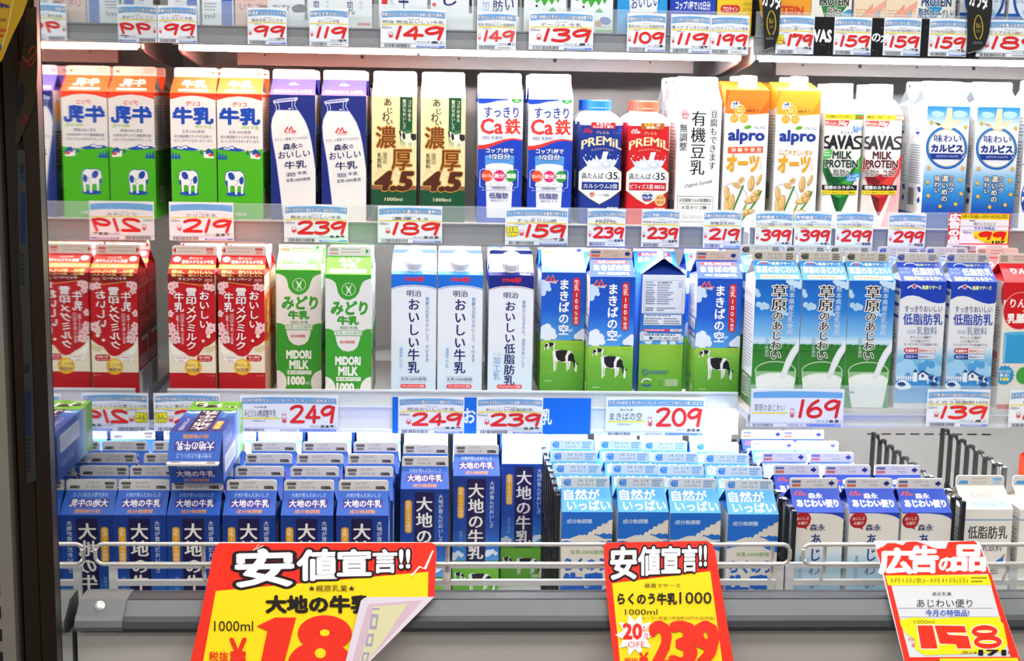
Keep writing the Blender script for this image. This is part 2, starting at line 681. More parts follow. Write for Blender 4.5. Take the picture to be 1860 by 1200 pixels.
def cow_side(A, x, y, w, h, dark='#1d1d26', light='#f0efec'):
    f = lambda L: [(x + a * w, y + b * h) for a, b in L]
    for L in ([(.03, .35), (.14, .38), (.11, .62), (.1, .97), (.05, .97), (.05, .65)], [(.15, .4), (.23, .45), (.17, .6), (.16, .9), (.12, .9)],
              [(.54, .5), (.62, .5), (.6, .92), (.55, .94), (.55, .7)], [(.63, .45), (.72, .5), (.67, .85), (.62, .88)]):
        A.poly(f(L), light)
    A.poly(f([(0, .08), (.08, .01), (.2, .0), (.45, .02), (.7, .04), (.8, .14), (.88, .42), (.86, .55), (.74, .5), (.62, .55), (.42, .56), (.25, .5), (.14, .48), (.03, .4)]), light)
    A.poly(f([(.12, .05), (.3, .01), (.6, .03), (.5, .3), (.52, .5), (.38, .54), (.22, .46), (.14, .3)]), dark)
    A.poly(f([(.62, .25), (.74, .1), (.82, .2), (.88, .45), (.86, .58), (.75, .5), (.6, .5)]), dark)
    A.poly(f([(.82, .42), (.92, .55), (.97, .7), (.96, .95), (.92, 1.0), (.88, .92), (.84, .7)]), light)
    A.poly(f([(.82, .42), (.9, .5), (.88, .85), (.84, .72)]), dark)
    A.poly(f([(.93, .56), (1.0, .58), (1.04, .62), (.96, .64)]), dark)

def cow_front(A, x, y, w, h, spot='#1a50a8', light='#f2f2ee', ground='#1a56b0'):
    f = lambda L: [(x + a * w, y + b * h) for a, b in L]
    A.ell(x + .52 * w, y + .96 * h, .5 * w, .09 * h, ground)
    out = [(.0, .3), (.05, .08), (.25, .0), (.5, .02), (.75, .0), (.92, .1), (.98, .35), (.95, .55), (.9, .95), (.8, .95), (.8, .62), (.62, .62), (.6, .98), (.5, .98), (.48, .65), (.4, .6), (.25, .62), (.24, .9), (.15, .9), (.13, .62), (.04, .5)]
    A.poly(f([(.5 + (a - .5) * 1.06, .5 + (b - .5) * 1.05) for a, b in out]), spot)
    A.poly(f(out), light)
    A.blob(f([(.15, .12), (.3, .05), (.45, .15), (.48, .3), (.35, .38), (.2, .3)]), spot)
    A.blob(f([(.72, .32), (.88, .22), (.95, .4), (.85, .55), (.74, .5)]), spot)
    A.blob(f([(.02, .42), (.1, .4), (.13, .56), (.05, .6)]), spot)
    A.stroke(f([(.45, .32), (.55, .4), (.66, .34), (.64, .5), (.52, .6)]), w * .02, spot)

def logo_m(A, x0, y0, x1, y1, col):
    w, h = x1 - x0, y1 - y0
    A.stroke([(x0, y0 + h * .85), (x0 + w * .28, y0 + h * .2), (x0 + w * .38, y0 + h * .75), (x0 + w * .62, y0 + h * .15), (x0 + w * .7, y0 + h * .75), (x1, y0 + h * .8)], h * .22, col)
    A.stroke([(x0 + w * .02, y0 + h * .95), (x0 + w * .9, y0 + h * .95)], h * .08, col)

def info(A, y0, y1, n, col='#7d828a', x0=6, x1=64):
    A.lines(x0, y0, x1, y1, n, col)

P = {}

# --- white, red and green carton with a blue cow
c = Carton(front='#e9e7e1', side='#e6e4de', roof='#f0662f', tri='#e8e4dc', finc='#efece6')
A = c.art('front', 1200, 1522, 655)
A.poly([(1200, 655), (1522, 655), (1522, 702), (1440, 680), (1361, 672), (1280, 680), (1200, 702)], '#ea4a24')
A.T('グリコ', 1310, 714, 1410, 746, '#dd3a2c', b=.03)
A.T('牛乳', 1222, 758, 1500, 870, '#0f52b4', b=.055)
A.frame(1372, 882, 1428, 902, 2, '#a6cf6a'); A.T('種類別', 1376, 885, 1424, 899, '#9acb55')
A.T('牛乳', 1436, 880, 1498, 908, '#86bd3c')
A.T('生乳100%使用', 1282, 915, 1438, 938, '#2c4a86')
A.T('成分無調整だから牛乳本来の', 1224, 950, 1490, 972, '#3a5080')
A.T('おいしさがそのままいきています。', 1224, 980, 1500, 1002, '#3a5080')
A.poly([(1200, 1045), (1290, 1054), (1380, 1062), (1450, 1056), (1522, 1044), (1522, 1700), (1200, 1700)], '#52b818')
A.poly([(1200, 1048), (1222, 1036), (1252, 1032), (1275, 1038), (1302, 1022), (1335, 1038), (1370, 1046), (1402, 1056), (1350, 1064), (1260, 1058)], '#1557b0')
A.poly([(1240, 1046), (1252, 1036), (1264, 1044), (1280, 1042), (1302, 1027), (1322, 1040), (1308, 1046), (1296, 1042), (1280, 1052), (1262, 1050)], '#f0f0ec')
for q in (0, 22, 44):
    A.poly([(1200 + q, 1122), (1213 + q, 1062 + q % 3 * 8), (1226 + q, 1122)], '#1557b0')
A.poly([(1405, 1086), (1414, 1046), (1424, 1086)], '#1557b0')
A.blob([(1440, 1080), (1462, 1046), (1486, 1056), (1504, 1080), (1490, 1112), (1450, 1106)], '#1557b0')
A.poly([(1434, 1070), (1448, 1070), (1448, 1112), (1434, 1112)], '#f2f0ec')
A.poly([(1446, 1090), (1476, 1076), (1506, 1098), (1500, 1116), (1448, 1112)], '#f2f0ec')
A.poly([(1462, 1086), (1482, 1076), (1506, 1098), (1478, 1104)], '#e04a30')
A.rect(1434, 1064, 1447, 1072, '#e04a30')
cow_front(A, 1252, 1204, 140, 172)
A.dx = 0
A.T('1000ml', 1320, 1500, 1400, 1525, '#f2f2ec')
for A in c.sides():
    A.rect(0, 0, 70, 5, '#ea4a24')
    A.T('種類別名称 牛乳', 8, 12, 40, 16, '#7b8798')
    info(A, 20, 84, 15, '#8d97a6')
    A.rect(0, 90, 70, 200, '#45a517')
    A.rr(6, 148, 34, 172, 1, '#e6e9e0'); A.bars(8, 150, 32, 170)
    info(A, 98, 140, 8, '#7ec85a')
R = c.roof()
R.T('牛乳', 16, 8, 54, 26, '#f8f2ea', b=.05)
R.rect(12, 30, 58, 36, '#f8f2ea')
F = c.finart(); F.lines(5, 3, 24, 11, 3, '#e0a088'); F.poly([(60, 5), (66, 7.5), (60, 10)], '#e2703a')
P['greencow'] = c.done()

# --- navy carton printed with a milk bottle
c = Carton(front='#152f80', side='#b9d4ea', roof='#2a3f9a', finc='#efeef2')
A = c.art('front', 50, 402, 228)
A.poly([(98, 345), (270, 345), (296, 384), (326, 432), (352, 500), (372, 590), (388, 690), (402, 800), (402, 1210), (143, 1210), (128, 1040), (95, 760), (62, 560), (56, 470), (64, 415), (80, 378)], '#9fb4dc')
A.poly([(100, 350), (268, 350), (294, 388), (322, 436), (348, 502), (368, 592), (384, 692), (400, 810), (402, 1210), (147, 1210), (132, 1040), (100, 760), (66, 560), (60, 472), (68, 418), (84, 382)], '#eae9e5')
A.poly([(72, 276), (120, 262), (220, 250), (262, 246), (268, 262), (250, 274), (150, 286), (80, 296)], '#c3cde4')
A.poly([(90, 276), (140, 266), (240, 256), (240, 264), (150, 275), (92, 284)], '#6d82ba')
for L in ([(84, 296), (100, 318), (98, 350)], [(108, 292), (122, 312), (122, 350)], [(250, 276), (240, 306), (262, 350)], [(224, 280), (220, 312), (232, 350)]):
    A.stroke(L, 6, '#b7c4e2')
A.ell(203, 335, 13, 4, '#e8ecf6')
logo_m(A, 164, 468, 248, 520, '#d8382f')
A.T('morinaga', 166, 520, 248, 533, '#d8382f')
S = -.1
A.T('やさしく蒸気でつつみ込む', 82, 556, 344, 580, '#26315f', sl=S)
A.T('森永', 150, 604, 262, 652, '#1b2a66', b=.03, sl=S); A.T('の', 270, 606, 300, 636, '#1b2a66', b=.02)
A.T('おいしい', 112, 660, 358, 716, '#1b2a66', b=.012, m=.016, sl=S)
A.T('牛乳', 160, 740, 330, 800, '#1b2a66', b=.015, m=.02, sl=S)
A.frame(174, 833, 244, 862, 2.5, '#4a5a90'); A.T('種類別', 180, 837, 240, 858, '#3a4a80', sl=S)
A.T('牛乳', 260, 820, 338, 848, '#26336c', m=.01, sl=S)
A.T('生乳100%使用', 172, 873, 358, 900, '#26336c', m=.012, sl=S)
for A in c.sides():
    A.grad(0, 0, 70, 195, [(0, '#cfe0ee'), (.2, '#a8cbe6'), (.45, '#5d7fae'), (1, '#1a2b62')])
    A.blob([(30, 20), (48, 14), (62, 24), (58, 44), (40, 50), (28, 38)], '#e2bc4a')
    A.rr(8, 62, 62, 120, 1, '#20294e'); info(A, 66, 116, 12, '#c9b878')
    A.rr(8, 128, 40, 150, 1, '#e8e8e8'); A.bars(10, 130, 38, 148)
R = c.roof()
R.T('森永のおいしい牛乳', 5, 27, 65, 36, '#f2f2f6', b=.03)
logo_m(R, 28, 8, 42, 16, '#c9c4e0')
F = c.finart(); F.T('あけ', 3, 4, 10, 10, '#2b3f8a', b=.03); F.lines(52, 4, 66, 10, 2, '#d0b8b8')
P['bottleprint'] = c.done()

# --- cream carton with big brown characters
c = Carton(front='#f3e2ae', side='#e9e4d6', roof='#f3f0e6', tri='#14603a', finc='#f3f1ec')
A = c.art('front', 20, 372, 240)
A.grad(240, 240, 338, 640, [(0, '#0d5534'), (.62, '#0f5a38'), (.8, '#7fae7c'), (1, '#f3e2ae')])
A.V('コクのある', 300, 262, 330, 432, '#efe7c4', m=.012)
A.V('贅沢なおいしさ', 260, 258, 290, 490, '#efe7c4', m=.012)
for ch, q in (('あ', (116, 255, 172, 312)), ('じ', (143, 328, 182, 372)), ('わ', (102, 362, 156, 432)), ('い', (136, 420, 182, 458))):
    A.T(ch, *q, '#33261a', b=.012, m=.02)
A.T('濃', 55, 472, 206, 640, '#7c430f', b=.012, m=.014, o=('#d29a44', .035))
A.poly([(236, 506), (262, 510), (292, 530), (330, 520), (368, 526), (370, 588), (352, 592), (350, 640), (338, 640), (334, 600), (310, 596), (304, 636), (290, 640), (284, 596), (262, 580), (246, 556)], '#efe8d4')
A.poly([(233, 503), (246, 508), (254, 540), (246, 556), (238, 530)], '#2a2a22'); A.poly([(262, 512), (282, 530), (284, 566), (270, 574), (260, 548)], '#2a2a22'); A.poly([(326, 524), (368, 528), (369, 570), (344, 582), (326, 560)], '#2a2a22')
A.T('厚', 178, 652, 334, 812, '#7c400f', b=.012, m=.014, o=('#d9a44a', .035))
A.frame(107, 675, 140, 762, 2.5, '#8a7a54'); A.V('種類別', 112, 680, 136, 758, '#6b5a38')
A.V('乳飲料', 62, 678, 100, 800, '#33291a', b=.01)
for q in ([(40, 870), (80, 810), (130, 830), (160, 870)], [(190, 800), (210, 850), (250, 860), (330, 870)]):
    A.stroke(q, 3, '#cdc59a')
A.rect(20, 935, 372, 968, '#9c6a48')
A.rect(20, 968, 372, 1300, '#0b5836')
A.T('4.5', 44, 828, 318, 970, '#5c2a0e', b=.045, m=.02, sk=.22, o=('#dba64a', .035))
A.T('1000ml', 124, 1030, 262, 1056, '#e9e4c8', b=.015)
for A in c.sides():
    A.rect(0, 145, 70, 200, '#dcd6c6')
    info(A, 14, 100, 18, '#8e8778'); A.rect(6, 108, 50, 116, '#b43a2e'); info(A, 122, 140, 4)
    A.bars(8, 150, 44, 178)
    A.rect(0, 186, 70, 200, '#0b5836')
R = c.roof()
R.lines(6, 26, 64, 37, 2, '#d9b8a0'); R.T('濃厚4.5', 20, 8, 50, 22, '#e6d8c0')
F = c.finart(); F.frame(3, 6, 15, 10.5, .5, '#6a6a66'); F.T('あけくち', 4, 7, 14, 9.8, '#6a6a66')
P['richbrown'] = c.done()

# --- white and blue carton with a red wave and a glass
c = Carton(front='#ecEEf0'.lower(), side='#e6e8ec', roof='#eef1f6', tri='#2048b0', finc='#f2f3f5')
A = c.art('front', 468, 820, 260)
A.poly([(468, 260), (720, 260), (690, 272), (620, 278), (550, 296), (500, 302), (468, 300)], '#1848b2')
A.poly([(726, 260), (812, 260), (806, 280), (780, 294), (748, 290), (732, 278)], '#3fa648')
A.T('た', 756, 266, 786, 284, '#e4f2dc', b=.03)
A.T('すっきり', 515, 325, 786, 408, '#1d3a96', b=.02, m=.014)
A.T('Ca', 490, 420, 660, 535, '#e63c2c', b=.025, m=.03); A.T('鉄', 682, 414, 802, 537, '#e63c2c', b=.018, m=.026)
A.frame(503, 555, 560, 580, 2, '#8b93b4'); A.T('種類別', 507, 558, 556, 577, '#7b85ac'); A.T('乳飲料', 572, 553, 666, 582, '#49588f')
A.poly([(468, 626), (510, 625), (560, 615), (620, 595), (680, 577), (740, 568), (820, 578), (820, 700), (468, 700)], '#e23a2c')
A.poly([(468, 660), (520, 655), (580, 636), (640, 610), (700, 588), (760, 580), (820, 590), (820, 1240), (468, 1240)], '#1747b6')
A.poly([(524, 712), (758, 712), (738, 1200), (544, 1200)], '#5f9ed8')
A.ell(641, 712, 117, 11, '#86b9e6')
A.poly([(530, 790), (752, 790), (736, 1200), (546, 1200)], '#e6e6ea'); A.ell(641, 790, 111, 24, '#f2f2f4')
A.T('コップ1杯で', 532, 648, 750, 686, '#f4f6fa', b=.03, o=('#173a98', .07)); A.T('1/2日分', 563, 692, 724, 734, '#f4f6fa', b=.03, o=('#173a98', .07))
A.stroke([(520, 962), (487, 950), (487, 830), (505, 814), (775, 814), (790, 830), (790, 950), (760, 962)], 4, '#dfe6f6')
for x, cl, t in ((543, '#ea5a22', 'カルシウム'), (641, '#dd2f72', '鉄分'), (735, '#2fa23a', '葉酸')):
    A.ell(x, 866, 45, 45, cl); A.T(t, x - 38, 852 if len(t) > 2 else 848, x + 38, 880 if len(t) > 2 else 884, '#fdf3ec', b=.03)
A.rr(530, 918, 752, 948, 14, '#f4f4f6'); A.T('ビタミンD ビタミンB₁₂'[:11], 540, 923, 742, 943, '#8a8fa8')
A.T('栄養機能食品', 582, 950, 696, 971, '#2c3f86'); A.lines(502, 976, 776, 988, 1, '#c9d2e8')
A.T('低脂肪', 562, 1000, 713, 1045, '#1d3a90', b=.02); A.T('80%カット', 576, 1052, 712, 1072, '#5a6796')
for A in c.sides():
    info(A, 20, 120, 22, '#9aa0b4'); A.rect(0, 126, 70, 200, '#1747b6'); A.rect(0, 0, 70, 6, '#1848b2')
    A.rr(6, 132, 40, 160, 1, '#eeeeee'); A.bars(8, 134, 38, 158)
R = c.roof()
R.T('すっきりCa鉄', 10, 14, 60, 30, '#dfe4f0', b=.03)
F = c.finart(); F.ell(5, 7, 1.6, 2, '#e2a06a'); F.lines(54, 3, 66, 11, 2, '#d8d0cc')
P['redwave'] = c.done()

# --- square bottles with screw caps
class Bottle:
    def __init__(s, w, h, top, neck_r, cap_r, cap_h, body, shoulder, capc, rc=.008):
        s.w = s.d = w
        s.h, s.rise, s.top = h, 0, top
        s.body, s.sh, s.cap = MB(), MB(), MB()
        x = w / 2
        n = 40
        def ring(k, r, z):
            pts = []
            for i in range(n):
                a = 2 * pi * (i + .5) / n
                ca, sa = cos(a), sin(a)
                e = 2 / 9
                sx = math.copysign(abs(ca) ** e, ca) * x
                sy = math.copysign(abs(sa) ** e, sa) * x
                pts.append((sx * (1 - k) + ca * r * k, sy * (1 - k) + sa * r * k, z))
            return pts
        def loft(mb, rings, col):
            v = [p for q in rings for p in q]
            f = [(i * n + j, i * n + (j + 1) % n, (i + 1) * n + (j + 1) % n, (i + 1) * n + j) for i in range(len(rings) - 1) for j in range(n)]
            f += [tuple(range(n)), tuple((len(rings) - 1) * n + j for j in range(n))]
            mb.add(v, f, lin(col))
        loft(s.body, [ring(0, x, 0), ring(0, x, h)], body)
        z1 = h + top
        loft(s.sh, [ring(0, x, h), ring(.08, neck_r * 1.5, h + top * .12), ring(.4, neck_r * 1.15, h + top * .45), ring(.8, neck_r * 1.05, h + top * .72), ring(1, neck_r, h + top * .78), ring(1, neck_r, z1)], shoulder)
        s.cap.lathe([(cap_r * 1.02, z1 - .001), (cap_r * 1.02, z1 + .003), (cap_r, z1 + .0035), (cap_r, z1 + cap_h - .0015), (cap_r * .95, z1 + cap_h)], 44, col=capc, ribs=1)

    face = Carton.face
    art = Carton.art

    def done(s):
        s.parts = [('bottle_body', s.body.mesh('bottle_body', M_CARD), None), ('shoulder', s.sh.mesh('shoulder', M_GLOSS, True), None), ('screw_cap', s.cap.mesh('screw_cap', M_CAP), None)]
        return s

def premil(bg, cap, red):
    c = Bottle(.068, .161, .019, .0185, .0192, .0155, bg, '#eef0f2', cap)
    A = c.art('front', 105, 508, 258)
    A.O.y -= .0002
    A.poly([(105, 258), (508, 258), (508, 283), (470, 288), (140, 288), (105, 283)], '#eef0f2')
    if red:
        A.rr(232, 258, 452, 320, 14, '#b8641e')
        A.T('おなか', 262, 262, 358, 288, '#f4d24a', b=.03); A.T('の', 382 - 6, 264, 412, 288, '#f6eede', b=.03); A.T('健康に', 280, 288, 398, 312, '#f6eede', b=.02)
    else:
        A.rr(210, 258, 440, 318, 14, '#cf2028')
        A.T('食生活で', 256, 260, 396, 286, '#f8f0ec', b=.025); A.T('たんぱく質を', 230, 288, 420, 312, '#f8f0ec', b=.03)
    lc = '#f4f0ee' if red else '#d8382f'
    logo_m(A, 142, 310, 222, 352, lc); A.T('morinaga', 142, 350, 222, 362, lc)
    if not red:
        A.T('種類別', 460, 318, 500, 334, '#6a7ec0'); A.T('乳飲料', 420, 342, 500, 370, '#5f74b8')
    A.T('プレミル', 260, 340, 382, 368, '#e8c58a', b=.015)
    A.T('PREMiL', 126, 390, 498, 468, '#f0d9a8', b=.015, m=.03, arc=46)
    A.T('からだケアミルク', 216, 496, 424, 514, '#e8d0a4', arc=14)
    A.poly([(105, 722), (165, 672), (240, 652), (370, 652), (445, 672), (508, 722), (508, 890), (405, 970), (306, 1024), (208, 970), (105, 890)], '#ecd6a4')
    A.poly([(110, 726), (168, 678), (240, 658), (370, 658), (442, 678), (502, 726), (502, 886), (402, 964), (306, 1016), (212, 964), (110, 886)], '#eef0f2')
    A.poly([(140, 590), (185, 628), (195, 610), (225, 618), (235, 590), (255, 610), (262, 560), (290, 606), (330, 600), (350, 570), (372, 606), (400, 596), (420, 612), (432, 595), (448, 612), (470, 590), (452, 640), (430, 670), (380, 700), (305, 708), (230, 700), (185, 670), (170, 640)], '#d9dee6')
    A.poly([(330, 530), (380, 530), (352, 622), (308, 624)], '#e6e9ee')
    A.ell(365, 648, 46, 30, '#c9d0da'); A.ell(360, 644, 30, 18, '#e6eaef'); A.ell(250, 650, 50, 24, '#e4e8ee')
    for q in ((165, 566, 7), (212, 578, 5), (470, 566, 5), (148, 590, 6), (468, 592, 6), (396, 560, 4)):
        A.ell(*q[:2], q[2], q[2], '#eef0f4')
    A.T('高たんぱく', 132, 728, 378, 786, '#22252c', m=.012); A.T('35', 384, 720, 470, 788, '#22252c', m=.016)
    A.T('g', 476, 768, 490, 794, '#22252c')
    A.rect(135, 815, 485, 888, bg)
    A.T('ビフィズス菌 BB536' if red else 'カルシウム2倍', 146 if red else 152, 830, 470, 876, '#f4f4f4', b=.012, m=.012)
    if red:
        A.T('Powered by', 270, 904, 345, 916, '#5a5a60')
        A.blob([(260, 935), (285, 922), (312, 930), (342, 920), (362, 940), (352, 975), (312, 992), (270, 978)], '#24499a'); A.T('ビヒダス', 256, 940, 360, 968, '#f4f4f6', b=.05, o=('#24499a', .06))
        A.rect(275, 976, 342, 988, '#d84a4a')
        A.ell(432, 980, 52, 56, '#f4bd82'); A.T('食物', 398, 940, 468, 974, '#8a4a20'); A.T('繊維', 398, 980, 468, 1014, '#8a4a20')
    else:
        A.poly([(214, 918), (234, 914), (256, 918), (254, 942), (234, 960), (216, 942)], '#cc2a2c'); A.rect(231, 924, 238, 950, '#f3d9a8'); A.rect(222, 932, 248, 939, '#f3d9a8')
        A.T('シールド乳酸菌', 264, 924, 394, 950, '#7c7c80')
    A.T('低脂肪', 376, 1048, 482, 1084, '#eef0f2', b=.02)
    for f in ('left', 'right'):
        B = c.art(f); B.O += B.N * .0002
        B.lines(10, 16, 58, 120, 22, '#5a70b0' if not red else '#e88a80'); B.bars(12, 126, 44, 146, '#dddddd')
    return c.done()
P['bluebottle'] = premil('#183a90', '#1f66d2', False)
P['redbottle'] = premil('#d01c26', '#f0553a', True)

# --- white soy carton
c = Carton(h=.195, front='#edebe8', side='#eae8e5', roof='#f2f1ef', finc='#f3f2f0')
A = c.art('front', 178, 505, 225, sh=-.024)
A.V('有機豆乳', 278, 285, 394, 764, '#17171a', m=.014, sh=-.024)
A.V('豆腐もできます', 420, 280, 478, 722, '#1d1d20', m=.012, sh=-.03)
A.V('無調整', 192, 384, 252, 584, '#1d1d20', m=.014, sh=-.02)
A.ring(231, 320, 26, 20, 5, '#d04a44'); A.ell(220, 318, 6, 11, '#d04a44'); A.rect(230, 312, 250, 322, '#d04a44'); A.lines(205, 286, 258, 296, 1, '#d04a44', .7); A.lines(208, 344, 254, 354, 1, '#d04a44', .7)
A.T('Organic Soymilk', 226, 812, 434, 846, '#3c3a3a', sk=.35, sl=-.19)
A.frame(180, 918, 448, 1110, 2.5, '#55524e'); A.T('お豆腐屋さんの浸漬製法', 196, 935, 434, 962, '#2b2a2a', m=.01); A.rect(196, 974, 434, 977, '#77726c')
A.T('大豆オリゴ糖・', 210, 988, 420, 1016, '#2b2a2a', m=.01); A.T('コレステロール', 216, 1062, 400, 1086, '#b05a50')
for A in c.sides():
    A.T('有機豆乳', 10, 14, 60, 26, '#b8786e'); info(A, 34, 110, 14, '#b98f88'); info(A, 114, 150, 8); A.rect(4, 158, 26, 172, '#2f7cc0'); A.bars(34, 156, 62, 178)
R = c.roof(); R.ring(35, 20, 8, 8, 1.2, '#cfccc8'); R.T('900', 30, 17, 40, 23, '#cfccc8')
F = c.finart(); F.lines(50, 3, 66, 10, 2, '#d8d4d0'); F.poly([(6, 9), (8, 4), (10, 9)], '#5a74a8')
P['soy'] = c.done()

# --- tall oat drink cartons with a corner cap
def oat(main, dark, yellow):
    c = Carton(w=.070, d=.068, h=.215, rise=0, front='#eeece8', side='#e4e0d8')
    dx = 0
    A = c.art('front', 505, 850, 56)
    A.poly([(505, 56), (850, 56), (850, 232), (780, 240), (700, 246), (600, 244), (505, 238)], main)
    A.poly([(770, 235), (800, 190), (850, 120), (850, 232)], dark)
    A.poly([(505, 56), (535, 56), (522, 130), (505, 210)], dark)
    for x, y, r, t in ((617, 207, 41, '食物繊維'), (580, 277, 37, 'ビタミンD'), (655, 277, 37, 'カルシウム')):
        A.ell(x, y, r, r, '#f0e2b8'); A.ell(x, y, r - 4, r - 4, '#dca82c'); A.T(t[:2], x - 20, y - 16, x + 20, y - 1, '#f6ecd0'); A.T(t[2:4], x - 20, y + 3, x + 20, y + 18, '#f6ecd0')
    A.poly([(544, 190), (556, 150), (580, 142), (590, 152), (612, 144), (610, 160), (622, 176), (600, 182), (606, 200), (580, 190), (560, 206)], '#eef2f8')
    A.T('栄養', 564, 152, 600, 172, '#1d4b9a', b=.05, sl=-.15); A.T('スマート', 556, 176, 606, 192, '#1d4b9a', b=.05, sl=-.15)
    A.T('カロリー', 676, 178, 740, 192, '#4a2a14'); A.T('30%オフ' if yellow else '40%オフ', 674, 202, 768, 224, '#3a200e', b=.02)
    A.T('alpro', 540, 362, 820, 470, '#1f3f96', b=.045)
    A.poly([(655, 345), (675, 330), (700, 326), (722, 338), (700, 354), (672, 358)], '#6aab2e')
    A.T('アルプロ', 736, 334, 820, 356, '#27408c', b=.015)
    if yellow:
        A.T('オーツ麦', 538, 512, 606, 530, '#dba632', b=.02); A.T('由来の', 538, 536, 606, 553, '#dba632', b=.02); A.T('やさしい甘み', 612, 514, 806, 556, '#dba632', b=.025)
    else:
        A.poly([(538, 498), (816, 490), (816, 538), (538, 548)], '#ec6632'); A.T('砂糖不使用', 566, 502, 798, 534, '#fbf0e8', b=.02, sl=-.02, sp=.35)
    A.T('オーツ', 536, 562, 786, 684, '#e2aa26', b=.06); A.V('ミルク', 790, 572, 816, 682, '#e2b85a')
    A.ring(590, 960, 130, 180, 4, '#b9b2a4', pi, 1.95 * pi)
    A.ell(620, 795, 34, 20, '#d9b074', a0=.5); A.ell(655, 755, 30, 22, '#e2bf88', a0=-.7); A.ell(655, 755, 12, 17, '#cda36a', a0=.5)
    for L, col in (([(670, 800), (640, 880), (610, 960), (585, 1060)], '#4a8a34'), ([(815, 840), (770, 930), (690, 1040), (630, 1140)], '#4f9038'), ([(700, 950), (670, 1010), (640, 1080)], '#6aa544')):
        A.stroke(L, 14, col, smooth=True)
    for x, y, rx, ry, a in ((735, 780, 26, 62, .05), (795, 750, 16, 46, .35), (745, 905, 62, 26, -.35), (768, 860, 46, 20, -.7), (545, 860, 22, 54, -.1), (580, 930, 26, 66, .15), (690, 1010, 60, 24, -.3), (545, 960, 20, 56, -.1), (640, 1030, 60, 22, -.5), (600, 1060, 50, 22, .4), (720, 1000, 56, 18, -.15)):
        A.ell(x, y, rx, ry, '#c99d56', a0=a); A.ell(x - rx * .15, y - ry * .1, rx * .72, ry * .78, '#e6c68c', a0=a); A.ell(x, y, rx * .12, ry * .7, '#c49650', a0=a)
    for f in ('left', 'right'):
        B = c.art(f)
        B.poly([(0, 0), (70, 0), (70, 26), (40, 32), (0, 24)], main); B.poly([(40, 0), (70, 0), (70, 20)], dark)
        B.lines(8, 40, 60, 140, 20, '#9a948c'); B.ell(16, 118, 7, 10, '#6a3a24'); B.bars(10, 150, 44, 178)
    top = MB()
    x, y, h = c.w / 2, c.d / 2, c.h
    top.add([(-x, -y, h), (x, -y, h), (x, y, h), (-x, y, h), (-x * .96, y * .9, h + .014), (x * .96, y * .9, h + .014)], [(0, 1, 5, 4), (1, 2, 5), (3, 0, 4), (2, 3, 4, 5)], lin(main))
    c.extra.append(('sloped_top', top, M_CARD))
    m = MB(); m.lathe([(.0165, .004), (.0165, .008), (.0145, .009), (.0145, .021), (.013, .0225)], 40, (.005, -.006, h), Vector((0, -.12, 1)), '#efeeec', ribs=1)
    c.extra.append(('screw_cap', m, M_CAP))
    return c.done()
P['oat_orange'] = oat('#ee8226', '#e06a18', False)
P['oat_yellow'] = oat('#e2a834', '#d0922a', True)

